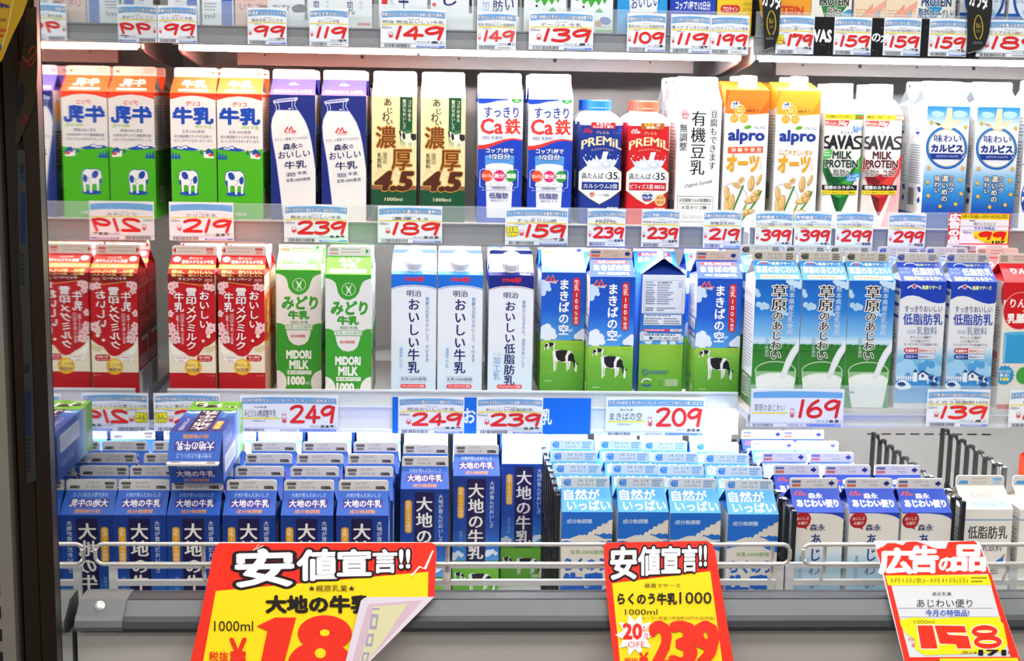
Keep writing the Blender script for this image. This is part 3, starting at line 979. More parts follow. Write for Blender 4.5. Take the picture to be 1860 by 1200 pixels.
# --- protein milk bottles
def savas(red):
    c = Bottle(.062, .181, .030, .0195, .0195, .017, '#f1ece4', '#f0eeea', '#f2f2f0')
    A = c.art('front', 397, 700, 232); A.O.y -= .0002
    D, M_, Lt, Dk = ('#5a1416', '#b81f22', '#dd4a40', '#7c1618') if red else ('#10402c', '#1c7a3c', '#4cae3c', '#0c5a2e')
    if red:
        A.poly([(560, 1140), (700, 640), (700, 1140)], '#ecb6b4'); A.poly([(397, 1140), (397, 780), (430, 830), (560, 1140)], '#f3dcd6')
    A.rect(397, 236, 636, 278, '#f2d83a'); A.rect(632, 236, 700, 278, '#e88a6a' if red else '#5fae4a')
    A.T('水分補給に|のどの渇きに' if not red else '運動後に|食事と一緒に', 402, 246, 606, 270, '#3a3320', b=.015, sk=.2); A.T('meiji', 640, 248, 698, 274, '#f6e6e0' if red else '#e2452e', b=.04)
    A.poly([(397, 286), (590, 286), (574, 334), (397, 320)], '#dd4436'); A.T('高たんぱく', 400, 296, 490, 318, '#f9efe8', b=.02, sk=.2, sl=.1); A.T('30g', 496, 292, 568, 332, '#f9efe8', b=.04, sk=.2)
    if not red:
        A.T('New', 608, 318, 692, 378, '#3a86cc', b=.02, sk=.3, sl=-.25)
    A.T('サバス', 522, 368, 592, 392, '#2a2a2a', b=.015)
    K = '#26262a' if not red else '#3c3c42'
    A.stroke([(428, 412), (404, 420), (402, 446), (430, 462), (440, 480), (426, 496), (400, 494)], 17, K, smooth=True)
    A.T('AVA', 436, 404, 632, 503, K, b=.055)
    A.stroke([(690, 410), (650, 412), (636, 432), (660, 450), (688, 470), (680, 496), (630, 497)], 17, K, smooth=True)
    A.poly([(397, 560), (440, 640), (470, 700), (600, 700), (640, 640), (700, 545), (700, 650), (640, 780), (600, 900), (545, 1030), (490, 900), (440, 780), (397, 680)], M_)
    A.poly([(397, 600), (460, 700), (545, 760), (500, 790), (440, 760)], Dk); A.poly([(545, 770), (640, 690), (700, 560), (690, 690), (620, 790)], Lt)
    A.poly([(470, 860), (540, 885), (540, 1030), (505, 960)], Dk); A.poly([(540, 885), (600, 858), (575, 950), (540, 1030)], M_); A.poly([(470, 860), (600, 858), (540, 888)], Lt)
    if not red:
        A.poly([(397, 525), (470, 505), (455, 575), (397, 590)], '#62b85a'); A.lines(402, 530, 454, 570, 2, '#e8f4e0')
    A.T('MILK', 470, 525, 618, 580, D, b=.045, o=('#f1ece4', .05)); A.T('PROTEIN', 416, 592, 670, 648, D, b=.045, o=('#f1ece4', .05))
    A.T('脂肪0', 478 if not red else 404, 664, 604 if not red else 520, 716, D, b=.02, o=('#f1ece4', .06))
    if red:
        A.T('ココア', 560, 670, 668, 716, '#5a1416', b=.03, o=('#f1ece4', .06))
    else:
        A.blob([(588, 720), (640, 695), (696, 690), (690, 730), (640, 756), (594, 756)], '#3a92cc'); A.T('さっぱり', 606, 704, 680, 722, '#eef6fa', b=.03, sl=-.15); A.T('マスカット風味', 594, 728, 690, 750, '#eef6fa', b=.03, sl=-.15)
    A.rect(390, 785, 674, 824, '#1d1d1f'); A.T('理想のカラダへ', 416, 790, 652, 820, '#f6f4f0', b=.025); A.rect(390, 828, 674, 858, '#f0d21c'); A.T('ビタミンB6＆ビタミンD配合', 404, 834, 660, 852, '#2a2610', b=.01)
    for f in ('left', 'right'):
        B = c.art(f); B.O += B.N * .0002; B.lines(8, 20, 54, 120, 20, '#a8a29a'); B.bars(10, 130, 42, 160)
    return c.done()
P['protein_green'] = savas(False)
P['protein_red'] = savas(True)

# --- blue gradient carton with a ring emblem
c = Carton(front='#e8edf2', side='#eceae8', roof='#8cc0e8', tri='#e4e6ea', finc='#f2f2f2')
A = c.art('front', 592, 918, 250, sh=-.062)
A.grad(530, 250, 930, 1170, [(0, '#2d92d4'), (.06, '#6ab6e2'), (.13, '#d5e7f0'), (.2, '#e9edf1'), (.46, '#e4ecf2'), (.56, '#8fc6e6'), (.68, '#3f9cd4'), (.82, '#1c62b4'), (1, '#1a4fa0')])
for q in ([(620, 300), (660, 285), (720, 300), (700, 325), (650, 330)], [(790, 290), (850, 280), (895, 300), (860, 330), (800, 325)]):
    A.blob(q, '#bcdcee')
A.ell(738, 555, 158, 158, '#1b63b0'); A.ell(738, 552, 150, 150, '#2f8cd0'); A.ell(738, 555, 139, 139, '#e6c88c'); A.ell(738, 555, 133, 133, '#eef0f2')
A.poly([(640, 370), (676, 400), (690, 376), (720, 392), (742, 260), (780, 262), (778, 380), (800, 350), (860, 345), (830, 372), (800, 400), (770, 420), (720, 416)], '#f2dfb6'); A.ell(752, 392, 50, 18, '#f7eccf')
A.T('味わい', 642, 458, 850, 514, '#233f8c', m=.014, b=.01)
A.T('カルピス', 622, 532, 860, 584, '#1d3a8c', b=.06)
A.poly([(606, 597), (872, 597), (858, 640), (622, 640)], '#1c3f90'); A.T('AJIWAI CALPIS', 656, 610, 826, 628, '#c9d8ee')
A.stroke([(846, 640), (884, 600)], 3, '#dceaf6'); A.stroke([(848, 600), (884, 640)], 3, '#dceaf6')
for t, q, sz in (('ミルク', (757, 758, 800, 886), 1), ('濃いめの', (700, 756, 752, 956), 1), ('味わい', (644, 760, 688, 892), 1)):
    A.V(t, *q, '#f4ebcc', b=.02, m=.012, o=('#3c4f8c', .09), sh=-.04)
for x, y in ((620, 370), (880, 403), (600, 705), (860, 703), (592, 812), (842, 790), (596, 912), (848, 894), (687, 990), (806, 972), (560, 1050), (760, 1080)):
    A.ell(x, y, 14, 15, '#dcae48'); A.ell(x, y, 10, 11, '#e6bc5a')
for A in c.sides():
    A.rect(0, 172, 70, 200, '#1a4fa0')
    A.ring(34, 32, 10, 15, 1.5, '#3f8fd0'); A.T('味わい', 27, 24, 41, 29, '#3a62a8'); A.T('カルピス', 26, 32, 42, 38, '#24458c', b=.04); A.rect(26, 41, 42, 45, '#1c3f90')
    for q in ((14, 18), (58, 24), (12, 50), (60, 52)):
        A.ell(*q, 2, 2.4, '#e2c46a')
    info(A, 62, 126, 16, '#8f95a4'); A.poly([(46, 130), (60, 128), (64, 136), (54, 138)], '#1c4a94'); A.poly([(48, 150), (58, 144), (62, 152), (52, 156)], '#1c4a94')
    A.bars(6, 132, 34, 160)
R = c.roof(); R.rect(0, 26, 70, 40, '#6fb2e0'); R.poly([(30, 0), (40, 0), (40, 40), (30, 40)], '#f2ecd8'); R.ell(52, 20, 11, 8, '#c2c8e8')
F = c.finart(); F.ell(5, 7, 1.6, 2.8, '#3a3a3a'); F.lines(54, 3, 66, 11, 3, '#b8b4b0')
P['ringcalp'] = c.done()

# --- white tea-maker milk carton
c = Carton(front='#e9ebee', side='#e4e6ea', roof='#f0f0f0', finc='#f2f2f2', h=.199)
A = c.art('front')
A.rect(0, 94, 70, 95.5, '#2a4a8c')
A.ring(34, 148, 32, 40, 1.6, '#24478c'); A.T('のむヨーグルト', 6, 126, 62, 136, '#2a4a8c', b=.02); A.rect(2, 139, 68, 147, '#2f68b0'); A.T('ITO', 8, 141, 24, 145, '#eef2f6', b=.02); A.T('伊都物語', 3, 152, 66, 168, '#1f4688', b=.06)
for A in c.sides(): info(A, 20, 150, 24)
P['tea'] = c.done()
# ------------------------------------------------------------------ lower shelf cartons
# --- red carton with blossoms
c = Carton(front='#c5101f', side='#b3121e', roof='#d8262c', tri='#b8161e', finc='#d9cfc4')
A = c.art('front', 62, 430, 272, sh=.012)
A.rect(50, 272, 460, 345, '#8a1018')
A.stroke([(62, 350), (140, 338), (250, 352), (340, 362), (434, 346)], 5, '#e0b05a', smooth=True)
A.T('キャンペーン', 146, 300, 330, 326, '#f7ece4', b=.02); A.rect(352, 308, 412, 332, '#d88a84'); A.T('広告', 358, 312, 406, 329, '#8a1018')
A.T('春は、おいしい。', 90, 274, 410, 292, '#f6e08a', b=.04)
def blossom(x, y, r):
    for k in range(5):
        a = radians(72 * k - 90 + x)
        A.ell(x + r * .6 * cos(a), y + r * .6 * sin(a), r * .52, r * .42, '#f0c9c6', 14, a)
    A.ell(x, y, r * .22, r * .22, '#d8667a', 10)
for q in ((84, 372, 34), (120, 360, 28), (96, 412, 26), (372, 372, 30), (412, 380, 28), (408, 702, 42), (380, 735, 24), (80, 590, 28), (88, 690, 30), (100, 740, 34), (130, 800, 32), (90, 800, 30)):
    blossom(*q)
A.V('おいしい', 306, 404, 392, 708, '#f8f2ee', b=.022, m=.02); A.V('雪印メグミルク', 202, 376, 292, 880, '#f8f2ee', b=.022, m=.02); A.V('牛乳', 110, 414, 192, 576, '#f8f2ee', b=.02, m=.02)
A.rect(162, 590, 190, 660, '#dca09a'); A.V('種類別', 164, 592, 188, 658, '#b02028'); A.V('牛乳', 162, 664, 192, 734, '#f8f2ee'); A.V('成分無調整', 166, 742, 188, 834, '#f4e4e0'); A.V('生乳100%使用', 126, 600, 154, 784, '#f8f2ee', b=.01)
A.poly([(50, 790), (78, 806), (112, 850), (150, 880), (188, 900), (224, 928), (262, 936), (300, 922), (330, 880), (348, 856), (380, 846), (410, 826), (450, 800), (450, 1066), (50, 1066)], '#e9e0c8')
A.blob([(78, 830), (130, 880), (190, 930), (160, 960), (100, 910)], '#f4efe2'); A.blob([(350, 870), (400, 850), (434, 840), (430, 880), (380, 900)], '#d9c79a')
A.ell(340, 806, 12, 12, '#f0e6ce'); A.ell(382, 768, 16, 16, '#f0e6ce')
A.rr(104, 920, 222, 980, 26, '#d9a6a0'); A.rr(107, 923, 219, 977, 24, '#f4efe8'); A.T('低温殺菌', 120, 934, 206, 952, '#b24440'); A.T('製法', 142, 958, 184, 974, '#b24440')
A.rr(290, 922, 412, 974, 24, '#c21c24'); A.T('赤い遮光', 308, 930, 396, 948, '#f8ece8', b=.02); A.T('パッケージ', 310, 954, 394, 970, '#f8ece8', b=.02)
A.rect(50, 1066, 460, 1400, '#b81420'); A.T('イメージ図', 366, 1084, 426, 1096, '#e8b8b4')
A.ell(260, 1020, 68, 66, '#e6b52c'); A.ell(252, 1008, 48, 44, '#f2d468'); A.T('おいしさ', 204, 990, 314, 1016, '#4a3a8a', b=.01, m=.012); A.T('W技術', 212, 1026, 308, 1056, '#4a3a8a', b=.01, m=.012)
L_ = c.art('left'); L_.T('おいしい', 22, 12, 48, 17, '#e8b8b4'); L_.T('雪印メグミルク牛乳', 8, 20, 62, 25, '#e8b8b4'); info(L_, 36, 64, 6, '#d07a74'); info(L_, 70, 86, 4, '#d07a74')
L_.rr(4, 92, 46, 108, 1, '#33272a'); L_.rr(5, 101, 45, 107, 1, '#cfc4c0'); L_.rr(8, 128, 62, 146, 2, '#c9a09a'); L_.lines(10, 130, 60, 144, 3, '#a8262a')
L_.grad(0, 150, 70, 195, [(0, '#d8cfc0'), (1, '#e2dccf')]); L_.bars(10, 154, 46, 190)
R_ = c.art('right'); R_.grad(0, 2, 70, 110, [(0, '#f0d8b0'), (.25, '#f2e2c4'), (.3, '#e2782c'), (.9, '#c23c20'), (1, '#e8b03a')])
R_.lines(8, 40, 28, 100, 14, '#4a2a14', .7); R_.lines(44, 40, 62, 100, 14, '#f0d44a', .7); R_.T('キャンペーン', 8, 22, 62, 32, '#b8301e', b=.03)
for y in (50, 66, 82): R_.rr(30, y, 42, y + 12, 2, '#f0c83a')
R_.grad(0, 110, 70, 195, [(0, '#e0c2a4'), (.2, '#d8b49a'), (1, '#c9a48e')]); R_.lines(8, 116, 60, 188, 16, '#b08a76')
for R in c.roof(('front', 'back')):
    R.dx = 0
    R.ell(10, 9, 6, 6, '#f4e8e4'); R.T('おいしい', 28, 4, 48, 9, '#fbf2ee', b=.02); R.T('雪印メグミルク牛乳', 18, 11, 66, 18, '#fbf2ee', b=.04)
    R.rect(0, 20, 70, 30, '#f0bc5a'); R.T('総計3,000名様に当たる!', 5, 22, 65, 28, '#fbf4e2', b=.03)
    R.T('春は、おいしい。', 5, 32, 66, 39, '#f8e89a', b=.05)
F = c.finart(); F.poly([(1, 7), (6, 3), (6, 11)], '#b8202a'); F.lines(10, 3, 50, 12, 2, '#b8aca4'); F.rect(53, 3, 65, 7, '#c86a62'); F.rect(54, 8, 64, 12, '#d89a90')
P['redblossom'] = c.done()

# --- green and white carton
c = Carton(front='#e8e5e1', side='#e8e6e2', roof='#5db04a', tri='#d8e4d0', finc='#e4e2de')
A = c.art('front', 418, 756, 290, sh=.006)
A.poly([(410, 290), (770, 290), (770, 318), (740, 322), (708, 334), (690, 352), (678, 382), (666, 424), (644, 456), (614, 474), (588, 480), (560, 474), (532, 456), (512, 424), (504, 384), (494, 352), (474, 334), (444, 322), (410, 318)], '#45a336')
A.ring(591, 400, 49, 47, 4, '#dfe9d8'); A.blob([(566, 368), (590, 392), (588, 420), (572, 440), (580, 405)], '#dfe9d8'); A.blob([(616, 366), (594, 390), (594, 420), (612, 438), (602, 402)], '#dfe9d8')
A.T('みどり', 462, 490, 724, 588, '#45a336', b=.055, sk=.08); A.T('牛乳', 512, 602, 664, 662, '#45a336', b=.06)
A.frame(527, 677, 588, 698, 2, '#9ab890'); A.T('種類別', 531, 680, 585, 695, '#8aa880'); A.T('牛乳', 600, 675, 662, 700, '#6a9a5c', b=.01)
A.poly([(410, 694), (450, 696), (476, 706), (492, 730), (500, 780), (516, 826), (546, 856), (588, 866), (630, 856), (660, 826), (674, 780), (684, 730), (700, 706), (726, 696), (770, 694), (770, 1400), (410, 1400)], '#45a336')
A.rect(484, 706, 694, 746, '#45a336'); A.rect(488, 710, 690, 742, '#eef0ea'); A.T('生乳100%使用', 494, 714, 684, 738, '#5a9a48', b=.01)
A.T('成分無調整', 528, 782, 638, 804, '#d24a4a', b=.01)
A.T('MIDORI', 497, 906, 680, 964, '#f2f2ec', b=.06); A.T('MILK', 520, 982, 660, 1044, '#f2f2ec', b=.05)
A.rect(503, 1058, 684, 1088, '#eef0ea'); A.T('要冷蔵10℃以下', 510, 1062, 678, 1084, '#6a9a58', b=.01)
A.ell(410, 1150, 88, 96, '#e8e5e1'); A.ell(768, 1150, 88, 96, '#e8e5e1'); A.T('1000', 508, 1106, 632, 1166, '#f2f2ec', b=.06); A.T('ml', 636, 1138, 668, 1166, '#f2f2ec')
A.rect(410, 1246, 770, 1400, '#e8e5e1')
for A in c.sides():
    A.rr(8, 14, 32, 26, 1, '#7fba8c'); A.rr(40, 12, 60, 20, 1, '#7fba8c'); A.T('牛乳', 40, 60, 60, 72, '#6aaa5a', b=.04); A.rr(10, 66, 32, 80, 1, '#8cc094'); info(A, 30, 56, 5)
    A.grad(0, 88, 70, 195, [(0, '#3f9a44'), (1, '#2f8a3a')]); A.rr(6, 92, 44, 116, 1, '#e2e8de'); A.bars(9, 94, 42, 114); A.rr(6, 134, 60, 148, 1, '#e2b09a'); A.rr(6, 152, 60, 186, 1, '#dfe6dc'); A.lines(9, 156, 58, 184, 7, '#6a9a68')
R = c.roof(); R.T('みどり', 21, 3, 52, 14, '#f2f6ee', b=.05); R.T('牛乳', 24, 15, 48, 26, '#f2f6ee', b=.06); R.rr(5, 28, 63, 37, 4, '#f4f2f0'); R.T('成分無調整', 10, 30, 58, 35, '#d890a4')
F = c.finart(); F.rect(4, 3, 17, 7, '#a8b4a0'); F.rect(4, 9, 17, 12, '#d8a8a0'); F.lines(22, 3, 56, 12, 2, '#b8b4ae'); F.poly([(61, 3), (66, 7), (61, 11)], '#3f9a3a')
P['greenbell'] = c.done()

# --- white cartons with screw cap on the slope
def meiji(navy):
    c = Carton(h=.192, rise=.030, fin=.006, front='#e7eaef', side='#dfe5ec', roof='#e2e8ef', tri='#5f9ed8' if not navy else '#24358a', finc='#a8cbea' if not navy else '#27398c')
    top, ln = ('#1c78d8', '#2a5aa8') if not navy else ('#1a2a86', '#c23a4a')
    A = c.art('front', 50, 381, 250)
    A.grad(50, 700, 381, 1200, [(0, '#e7eaef'), (.5, '#d6e4ef'), (1, '#cbdfee')])
    A.poly([(50, 250), (381, 250), (381, 352), (340, 340), (290, 331), (215, 327), (140, 331), (92, 340), (50, 354)], top)
    A.stroke([(50, 362), (92, 348), (140, 339), (215, 335), (290, 339), (340, 348), (381, 360)], 3.5, ln, cap=False)
    A.T('meiji', 150, 266, 284, 308, '#d8242c', b=.045)
    if not navy: A.T('明治', 164, 366, 270, 414, '#1d2f72', m=.014)
    else: A.T('明治', 160, 374, 268, 420, '#1d2f72', m=.014)
    if navy:
        A.V('おいしい低脂肪乳', 168, 438, 252, 1076, '#1d2f72', b=.021, m=.024); A.V('新鮮から生まれた、自然なおいしさ', 298, 432, 326, 942, '#5a8ec6', m=.008)
        A.frame(90, 832, 142, 850, 2, '#9ac0e2'); A.V('加工乳', 88, 856, 146, 1036, '#7fb2e0', b=.012)
        A.lines(105, 1120, 310, 1142, 2, '#7aa8d4')
    else:
        A.V('おいしい牛乳', 170, 424, 260, 990, '#1d2f72', b=.021, m=.026); A.V('新鮮な生乳のおいしさ、そのまま', 300, 414, 330, 902, '#5a94cc', m=.01)
        A.rect(112, 794, 134, 872, '#b6d2ea'); A.V('種類別', 112, 796, 134, 870, '#7aa6d2'); A.V('牛乳', 108, 880, 138, 950, '#8ab6de')
        A.rect(116, 1012, 312, 1014, '#9aaac8'); A.T('生乳100%使用', 122, 1020, 308, 1044, '#4a5a88', m=.01); A.rect(116, 1052, 312, 1054, '#9aaac8')
        A.lines(90, 1124, 236, 1140, 1, '#7aa8d4', .8); A.T('900ml', 248, 1118, 336, 1142, '#6a9cd0')
    A.rr(120, 1070, 306, 1100, 12, '#dd4a50'); A.T('ナチュラルテイスト製法', 132, 1076, 294, 1094, '#f8eeee', b=.02)
    for A in c.sides():
        A.rect(0, 0, 70, 19, top); A.rect(0, 20, 70, 21, ln); info(A, 34, 90, 12, '#a3b4ca'); A.V('おいしい', 10, 96, 24, 150, '#4a5f9a'); info(A, 104, 160, 10, '#a3b4ca', 32, 64); A.bars(10, 166, 40, 184)
    R = c.roof(); R.rect(0, 34, 70, 40, top if navy else '#5fb0f0'); R.T('900ml', 48, 35.5, 64, 39, '#f2f4f8', b=.02)
    for q in ((4, 8, 14, 16), (55, 8, 66, 16)): R.frame(*q, .8, '#b8cbe0')
    c.cap_on_roof()
    return c.done()
P['bluecap'] = meiji(False)
P['navycap'] = meiji(True)

# --- sky and pasture carton
c = Carton(front='#2a6ac4', side='#2a6ac4', roof='#1b57ba', tri='#13388e', finc='#c9b8a8')
def sky_field(A, x0, x1, y0, yh, y1, fl=False):
    A.grad(x0, y0, x1, yh, [(0, '#1353b4'), (.55, '#1f66c6'), (1, '#5aa4e0')])
    A.grad(x0, yh, x1, y1, [(0, '#9cc64a'), (.25, '#86c04a'), (1, '#5aa238')])
A = c.art('front', 470, 824, 265, sh=-.008)
sky_field(A, 440, 850, 265, 816, 1300)
A.puff([(484, 350, 26), (510, 372, 30), (486, 392, 34), (530, 400, 18), (480, 430, 26)], '#cfe0f2')
A.puff([(484, 760, 46), (520, 710, 32), (552, 748, 36), (496, 720, 30), (520, 780, 40), (572, 780, 26)], '#e6ecf4'); A.puff([(790, 770, 36), (806, 744, 26), (760, 782, 26), (822, 780, 34)], '#e6ecf4'); A.puff([(700, 735, 14), (716, 728, 10)], '#a9cdf0')
A.grad(440, 814, 850, 960, [(0, '#a2c846'), (.4, '#8fc24a'), (1, '#78b644')])
A.grad(440, 960, 850, 1300, [(0, '#78b644'), (1, '#579e36')])
for i in range(60):
    x, y = random.uniform(475, 800), random.uniform(830, 1230)
    A.rect(x, y, x + random.uniform(12, 46), y + 2.5, random.choice(('#6aac3c', '#9acb58', '#5f9f36'))); A.l -= 1
A.l += 1
A.stroke([(720, 812), (760, 808), (800, 812)], 6, '#2a4a24')
logo_m(A, 502, 284, 594, 342, '#f2eef0'); logo_m(A, 504, 288, 592, 338, '#d8342c'); A.T('morinaga', 502, 340, 590, 355, '#f4f0f0', b=.02)
A.V('まきばの空', 606, 314, 694, 772, '#f7f8fa', b=.03, m=.03)
A.rr(722, 306, 778, 690, 27, '#d01c22'); A.V('生乳', 728, 318, 772, 412, '#fbf2f0', m=.015); A.V('100', 724, 418, 776, 566, '#fbf2f0', b=.02, m=.015); A.V('%', 728, 568, 772, 614, '#fbf2f0'); A.V('使用', 734, 618, 766, 682, '#fbf2f0', m=.01)
cow_side(A, 584, 832, -94, 62); cow_side(A, 562, 890, 208, 184)
A.lines(500, 1142, 560, 1150, 1, '#e8f0e0', .6)
for f in ('left', 'right'):
    A = c.art(f, 62, 402, 280)
    sky_field(A, 62, 402, 280, 826, 1300)
    A.puff([(90, 760, 40), (130, 790, 34), (380, 780, 30), (250, 810, 26), (320, 806, 24)], '#dce8f4')
    A.grad(62, 824, 402, 1300, [(0, '#9cc448'), (.3, '#8cc24a'), (1, '#5fa63a')])
    A.rr(70, 284, 402, 584, 6, '#dfe3ea'); A.rect(70, 284, 402, 300, '#e4e6ec')
    A.frame(86, 326, 382, 578, 2, '#7d89a8')
    ys = (336, 356, 378, 397, 415, 432, 449, 466, 482, 500, 535, 551)
    vs = ('成分調整牛乳', 'まきばの空')
    for i, y in enumerate(ys):
        A.lines(98, y + 2, 172, y + 13, 1, '#6a7596', .8)
        if i < 2: A.T(vs[i], 186, y, 186 + 19 * len(vs[i]), y + 15, '#2f3a66', b=.02)
        else: A.lines(186, y + 2, 186 + random.uniform(60, 180), y + 13, 1, '#7a85a4', .8)
    A.rr(350, 340, 372, 380, 9, '#5a6aa0'); A.rr(353, 343, 369, 377, 7, '#e6e8ee'); A.V('公正', 354, 345, 368, 375, '#3f4f8c')
    A.rr(86, 590, 382, 674, 4, '#e6e9ee'); A.frame(86, 590, 382, 674, 2, '#7d89a8'); A.lines(110, 596, 360, 608, 1, '#7a85a4', .7)
    for y in (618, 637, 655): A.lines(96, y, 226, y + 12, 1, '#6a7596', .8); A.lines(244, y, 372, y + 12, 1, '#6a7596', .8)
    A.rect(232, 614, 234, 672, '#8a94b0')
    A.rect(86, 704, 296, 722, '#d83a78'); A.rect(296, 704, 386, 722, '#f0e4ea'); A.lines(98, 708, 286, 719, 1, '#f4d8e4', .8); A.lines(320, 708, 372, 719, 1, '#d87a6a', .8)
    A.rr(86, 738, 382, 792, 5, '#eceff2'); A.frame(86, 738, 382, 792, 2, '#7d89a8'); A.lines(98, 744, 366, 758, 1, '#5a6690', .75); A.rect(134, 764, 160, 784, '#3a55a0'); A.T('0120-465-369', 168, 764, 362, 785, '#2f3a66', b=.01)
    A.ring(112, 1042, 26, 24, 5, '#3f6ab0'); A.stroke([(94, 1026), (130, 1058)], 5, '#3f6ab0'); A.lines(150, 1030, 310, 1060, 3, '#4a78a8', .6)
    A.ring(126, 1122, 38, 28, 13, '#2f62b0', .5, 2.6); A.ring(126, 1122, 38, 28, 13, '#dfe8e4', 3.0, 5.8); A.bars(270, 1096, 376, 1150, '#dfe8d8', 16); A.ell(232, 1112, 5, 5, '#2f4a70'); A.ell(232, 1140, 5, 5, '#2f4a70')
R = c.roof(); R.rr(8, 4, 62, 12, 4, '#cf2026'); R.T('生乳100%使用', 14, 5.5, 56, 10.5, '#fbf0ee', b=.02); R.T('まきばの空', 7, 14, 63, 26, '#f7f8fb', b=.05); R.T('成分調整牛乳', 26, 30, 62, 36, '#eef2f8', b=.03); R.rect(12, 31, 24, 35, '#9ab4e0')
F = c.finart(); F.rect(3, 3, 18, 6.5, '#5a6390'); F.rect(3, 8, 17, 12, '#c8705c'); F.T('24.03.11', 24, 3.5, 46, 6.5, '#8f7f72'); F.T('LHA1', 36, 8, 48, 11, '#8f7f72'); F.poly([(58, 4.5), (62, 4.5), (62, 2.5), (67, 7), (62, 11.5), (62, 9.5), (58, 9.5)], '#20347c')
P['pasture'] = c.done()

# --- grassland carton with poured milk
c = Carton(front='#2f7ac0', side='#e4e6e6', roof='#3f8fd0', tri='#e2e4e4', finc='#c9c1b4')
A = c.art('front', 648, 938, 225, sh=-.036)
A.grad(600, 225, 960, 612, [(0, '#1268bc'), (.5, '#2a86d0'), (.9, '#8cc4e8'), (1, '#d8e8f0')])
A.grad(600, 612, 960, 1100, [(0, '#d8e6ee'), (.06, '#8fc0d8'), (.1, '#3a8034'), (.3, '#3f8f38'), (1, '#4a9a3c')])
A.puff([(668, 380, 18), (690, 400, 16), (716, 392, 20), (650, 300, 20), (664, 320, 16), (700, 378, 14)], '#b9d4e8'); A.puff([(870, 240, 22), (900, 250, 22), (925, 262, 20), (850, 232, 14), (938, 240, 20)], '#cadfee'); A.puff([(812, 420, 14), (830, 432, 14), (846, 440, 10)], '#b6d6ec')
for i in range(16): A.ell(640 + i * 18, 640 + (i * 7 % 5), 14, 12 + (i * 5 % 7), '#2f7a30' if i % 2 else '#3f8c38', 12)
A.rect(600, 652, 960, 668, '#3a8a38')
A.V('草原', 748, 254, 848, 420, '#1d1c20', b=.0, m=.018, o=('#f0ece4', .075), sh=-.03); A.V('のあじわい', 752, 418, 826, 728, '#1d1c20', b=.01, m=.014, o=('#f0ece4', .075), sh=-.05)
A.V('熊本県産生乳使用', 858, 260, 898, 572, '#d6e8f4', sh=-.05, b=.005)
A.rect(712, 580, 732, 632, '#a9c8d8'); A.V('乳飲料', 708, 638, 734, 712, '#d8e6dc')
A.ring(776, 800, 128, 62, 6, '#c6dcc0', pi, 2 * pi); A.ring(776, 800, 122, 55, 2, '#8fbf88', pi, 2 * pi)
A.poly([(648, 800), (904, 800), (890, 900), (870, 1010), (672, 1010), (658, 900)], '#9cc494')
A.poly([(650, 855), (902, 855), (884, 960), (870, 1030), (674, 1030), (660, 950)], '#e9ece8'); A.ell(776, 855, 127, 45, '#eef0ec'); A.ring(776, 850, 110, 34, 2, '#d5dad8')
A.stroke([(650, 800), (652, 850)], 5, '#cfe2c8'); A.stroke([(903, 800), (901, 850)], 5, '#cfe2c8')
A.poly([(950, 590), (905, 622), (870, 668), (842, 724), (816, 800), (796, 842), (830, 850), (846, 820), (868, 770), (896, 710), (925, 668), (955, 640)], '#e4e8ea'); A.stroke([(930, 625), (890, 675), (862, 730), (836, 800)], 6, '#f4f6f6', smooth=True)
A.lines(640, 925, 700, 945, 1, '#8a9a8a', .7)
for A in c.sides():
    A.T('草原', 8, 22, 20, 30, '#9aa0a4'); A.T('のあじわい', 22, 23, 52, 30, '#9aa0a4'); info(A, 40, 140, 20, '#969ca0'); A.rect(0, 148, 70, 200, '#5d8f58'); A.rr(6, 152, 40, 184, 1, '#e4e6e4'); A.bars(9, 154, 38, 182); A.lines(44, 154, 64, 184, 6, '#e0e6de')
R = c.roof(); R.ring(18, 8, 10, 6, 1.6, '#eef2f6', pi, 2 * pi); R.ell(18, 6, 3, 2.6, '#dc5a4a'); R.T('酪農マザーズ', 30, 3, 64, 9, '#eef0c8', b=.03); R.T('草原のあじわい', 4, 12, 66, 26, '#f6f8fa', b=.03, o=('#2f6cb4', .05)); R.rr(8, 30, 66, 38, 2, '#f2eee8'); R.lines(10, 31.5, 64, 37, 1, '#e2824a', .9)
F = c.finart(); F.poly([(3, 7), (6, 3), (15, 3), (15, 11.5), (6, 11.5)], '#33302c'); F.T('あけ', 6.5, 3.6, 14, 7, '#b8b0a4'); F.T('くち', 6.5, 7.6, 14, 11, '#b8b0a4'); F.T('24. 3.14', 24, 3, 46, 6, '#7a7268'); F.T('Lot.02-2', 24, 8, 46, 11, '#7a7268'); F.lines(53, 3, 66, 13, 3, '#5a544c', .75)
P['grassland'] = c.done()

# --- white carton with a blue wave and a farm
c = Carton(front='#e6e6e6', side='#e2e4e8', roof='#2450b8', tri='#dfe3ea', finc='#cfc8c2')
A = c.art('front', 405, 690, 235, sh=-.048)
A.poly([(380, 235), (700, 235), (700, 352), (676, 366), (640, 370), (604, 364), (560, 348), (520, 330), (480, 322), (440, 326), (400, 346), (380, 350)], '#1b47b0')
A.ring(487, 280, 40, 18, 9, '#e6eaf2', pi, 2 * pi); A.ell(487, 266, 15, 15, '#e8ecf2'); A.ell(487, 266, 12, 12, '#d84a44'); A.rect(478, 264, 496, 270, '#3a66c0')
A.T('酪農マザーズ', 536, 260, 654, 284, '#e8ecb8', b=.035, o=('#6a8a3a', .03))
A.T('すっきりおいしい', 430, 386, 662, 424, '#253a7c', m=.01); A.T('低脂肪乳', 420, 434, 664, 504, '#1f4aac', b=.01, m=.02)
A.rr(448, 536, 498, 556, 2, '#b4bed4'); A.T('種類別', 452, 539, 495, 553, '#eef0f4'); A.T('乳飲料', 506, 514, 632, 566, '#7a88ae')
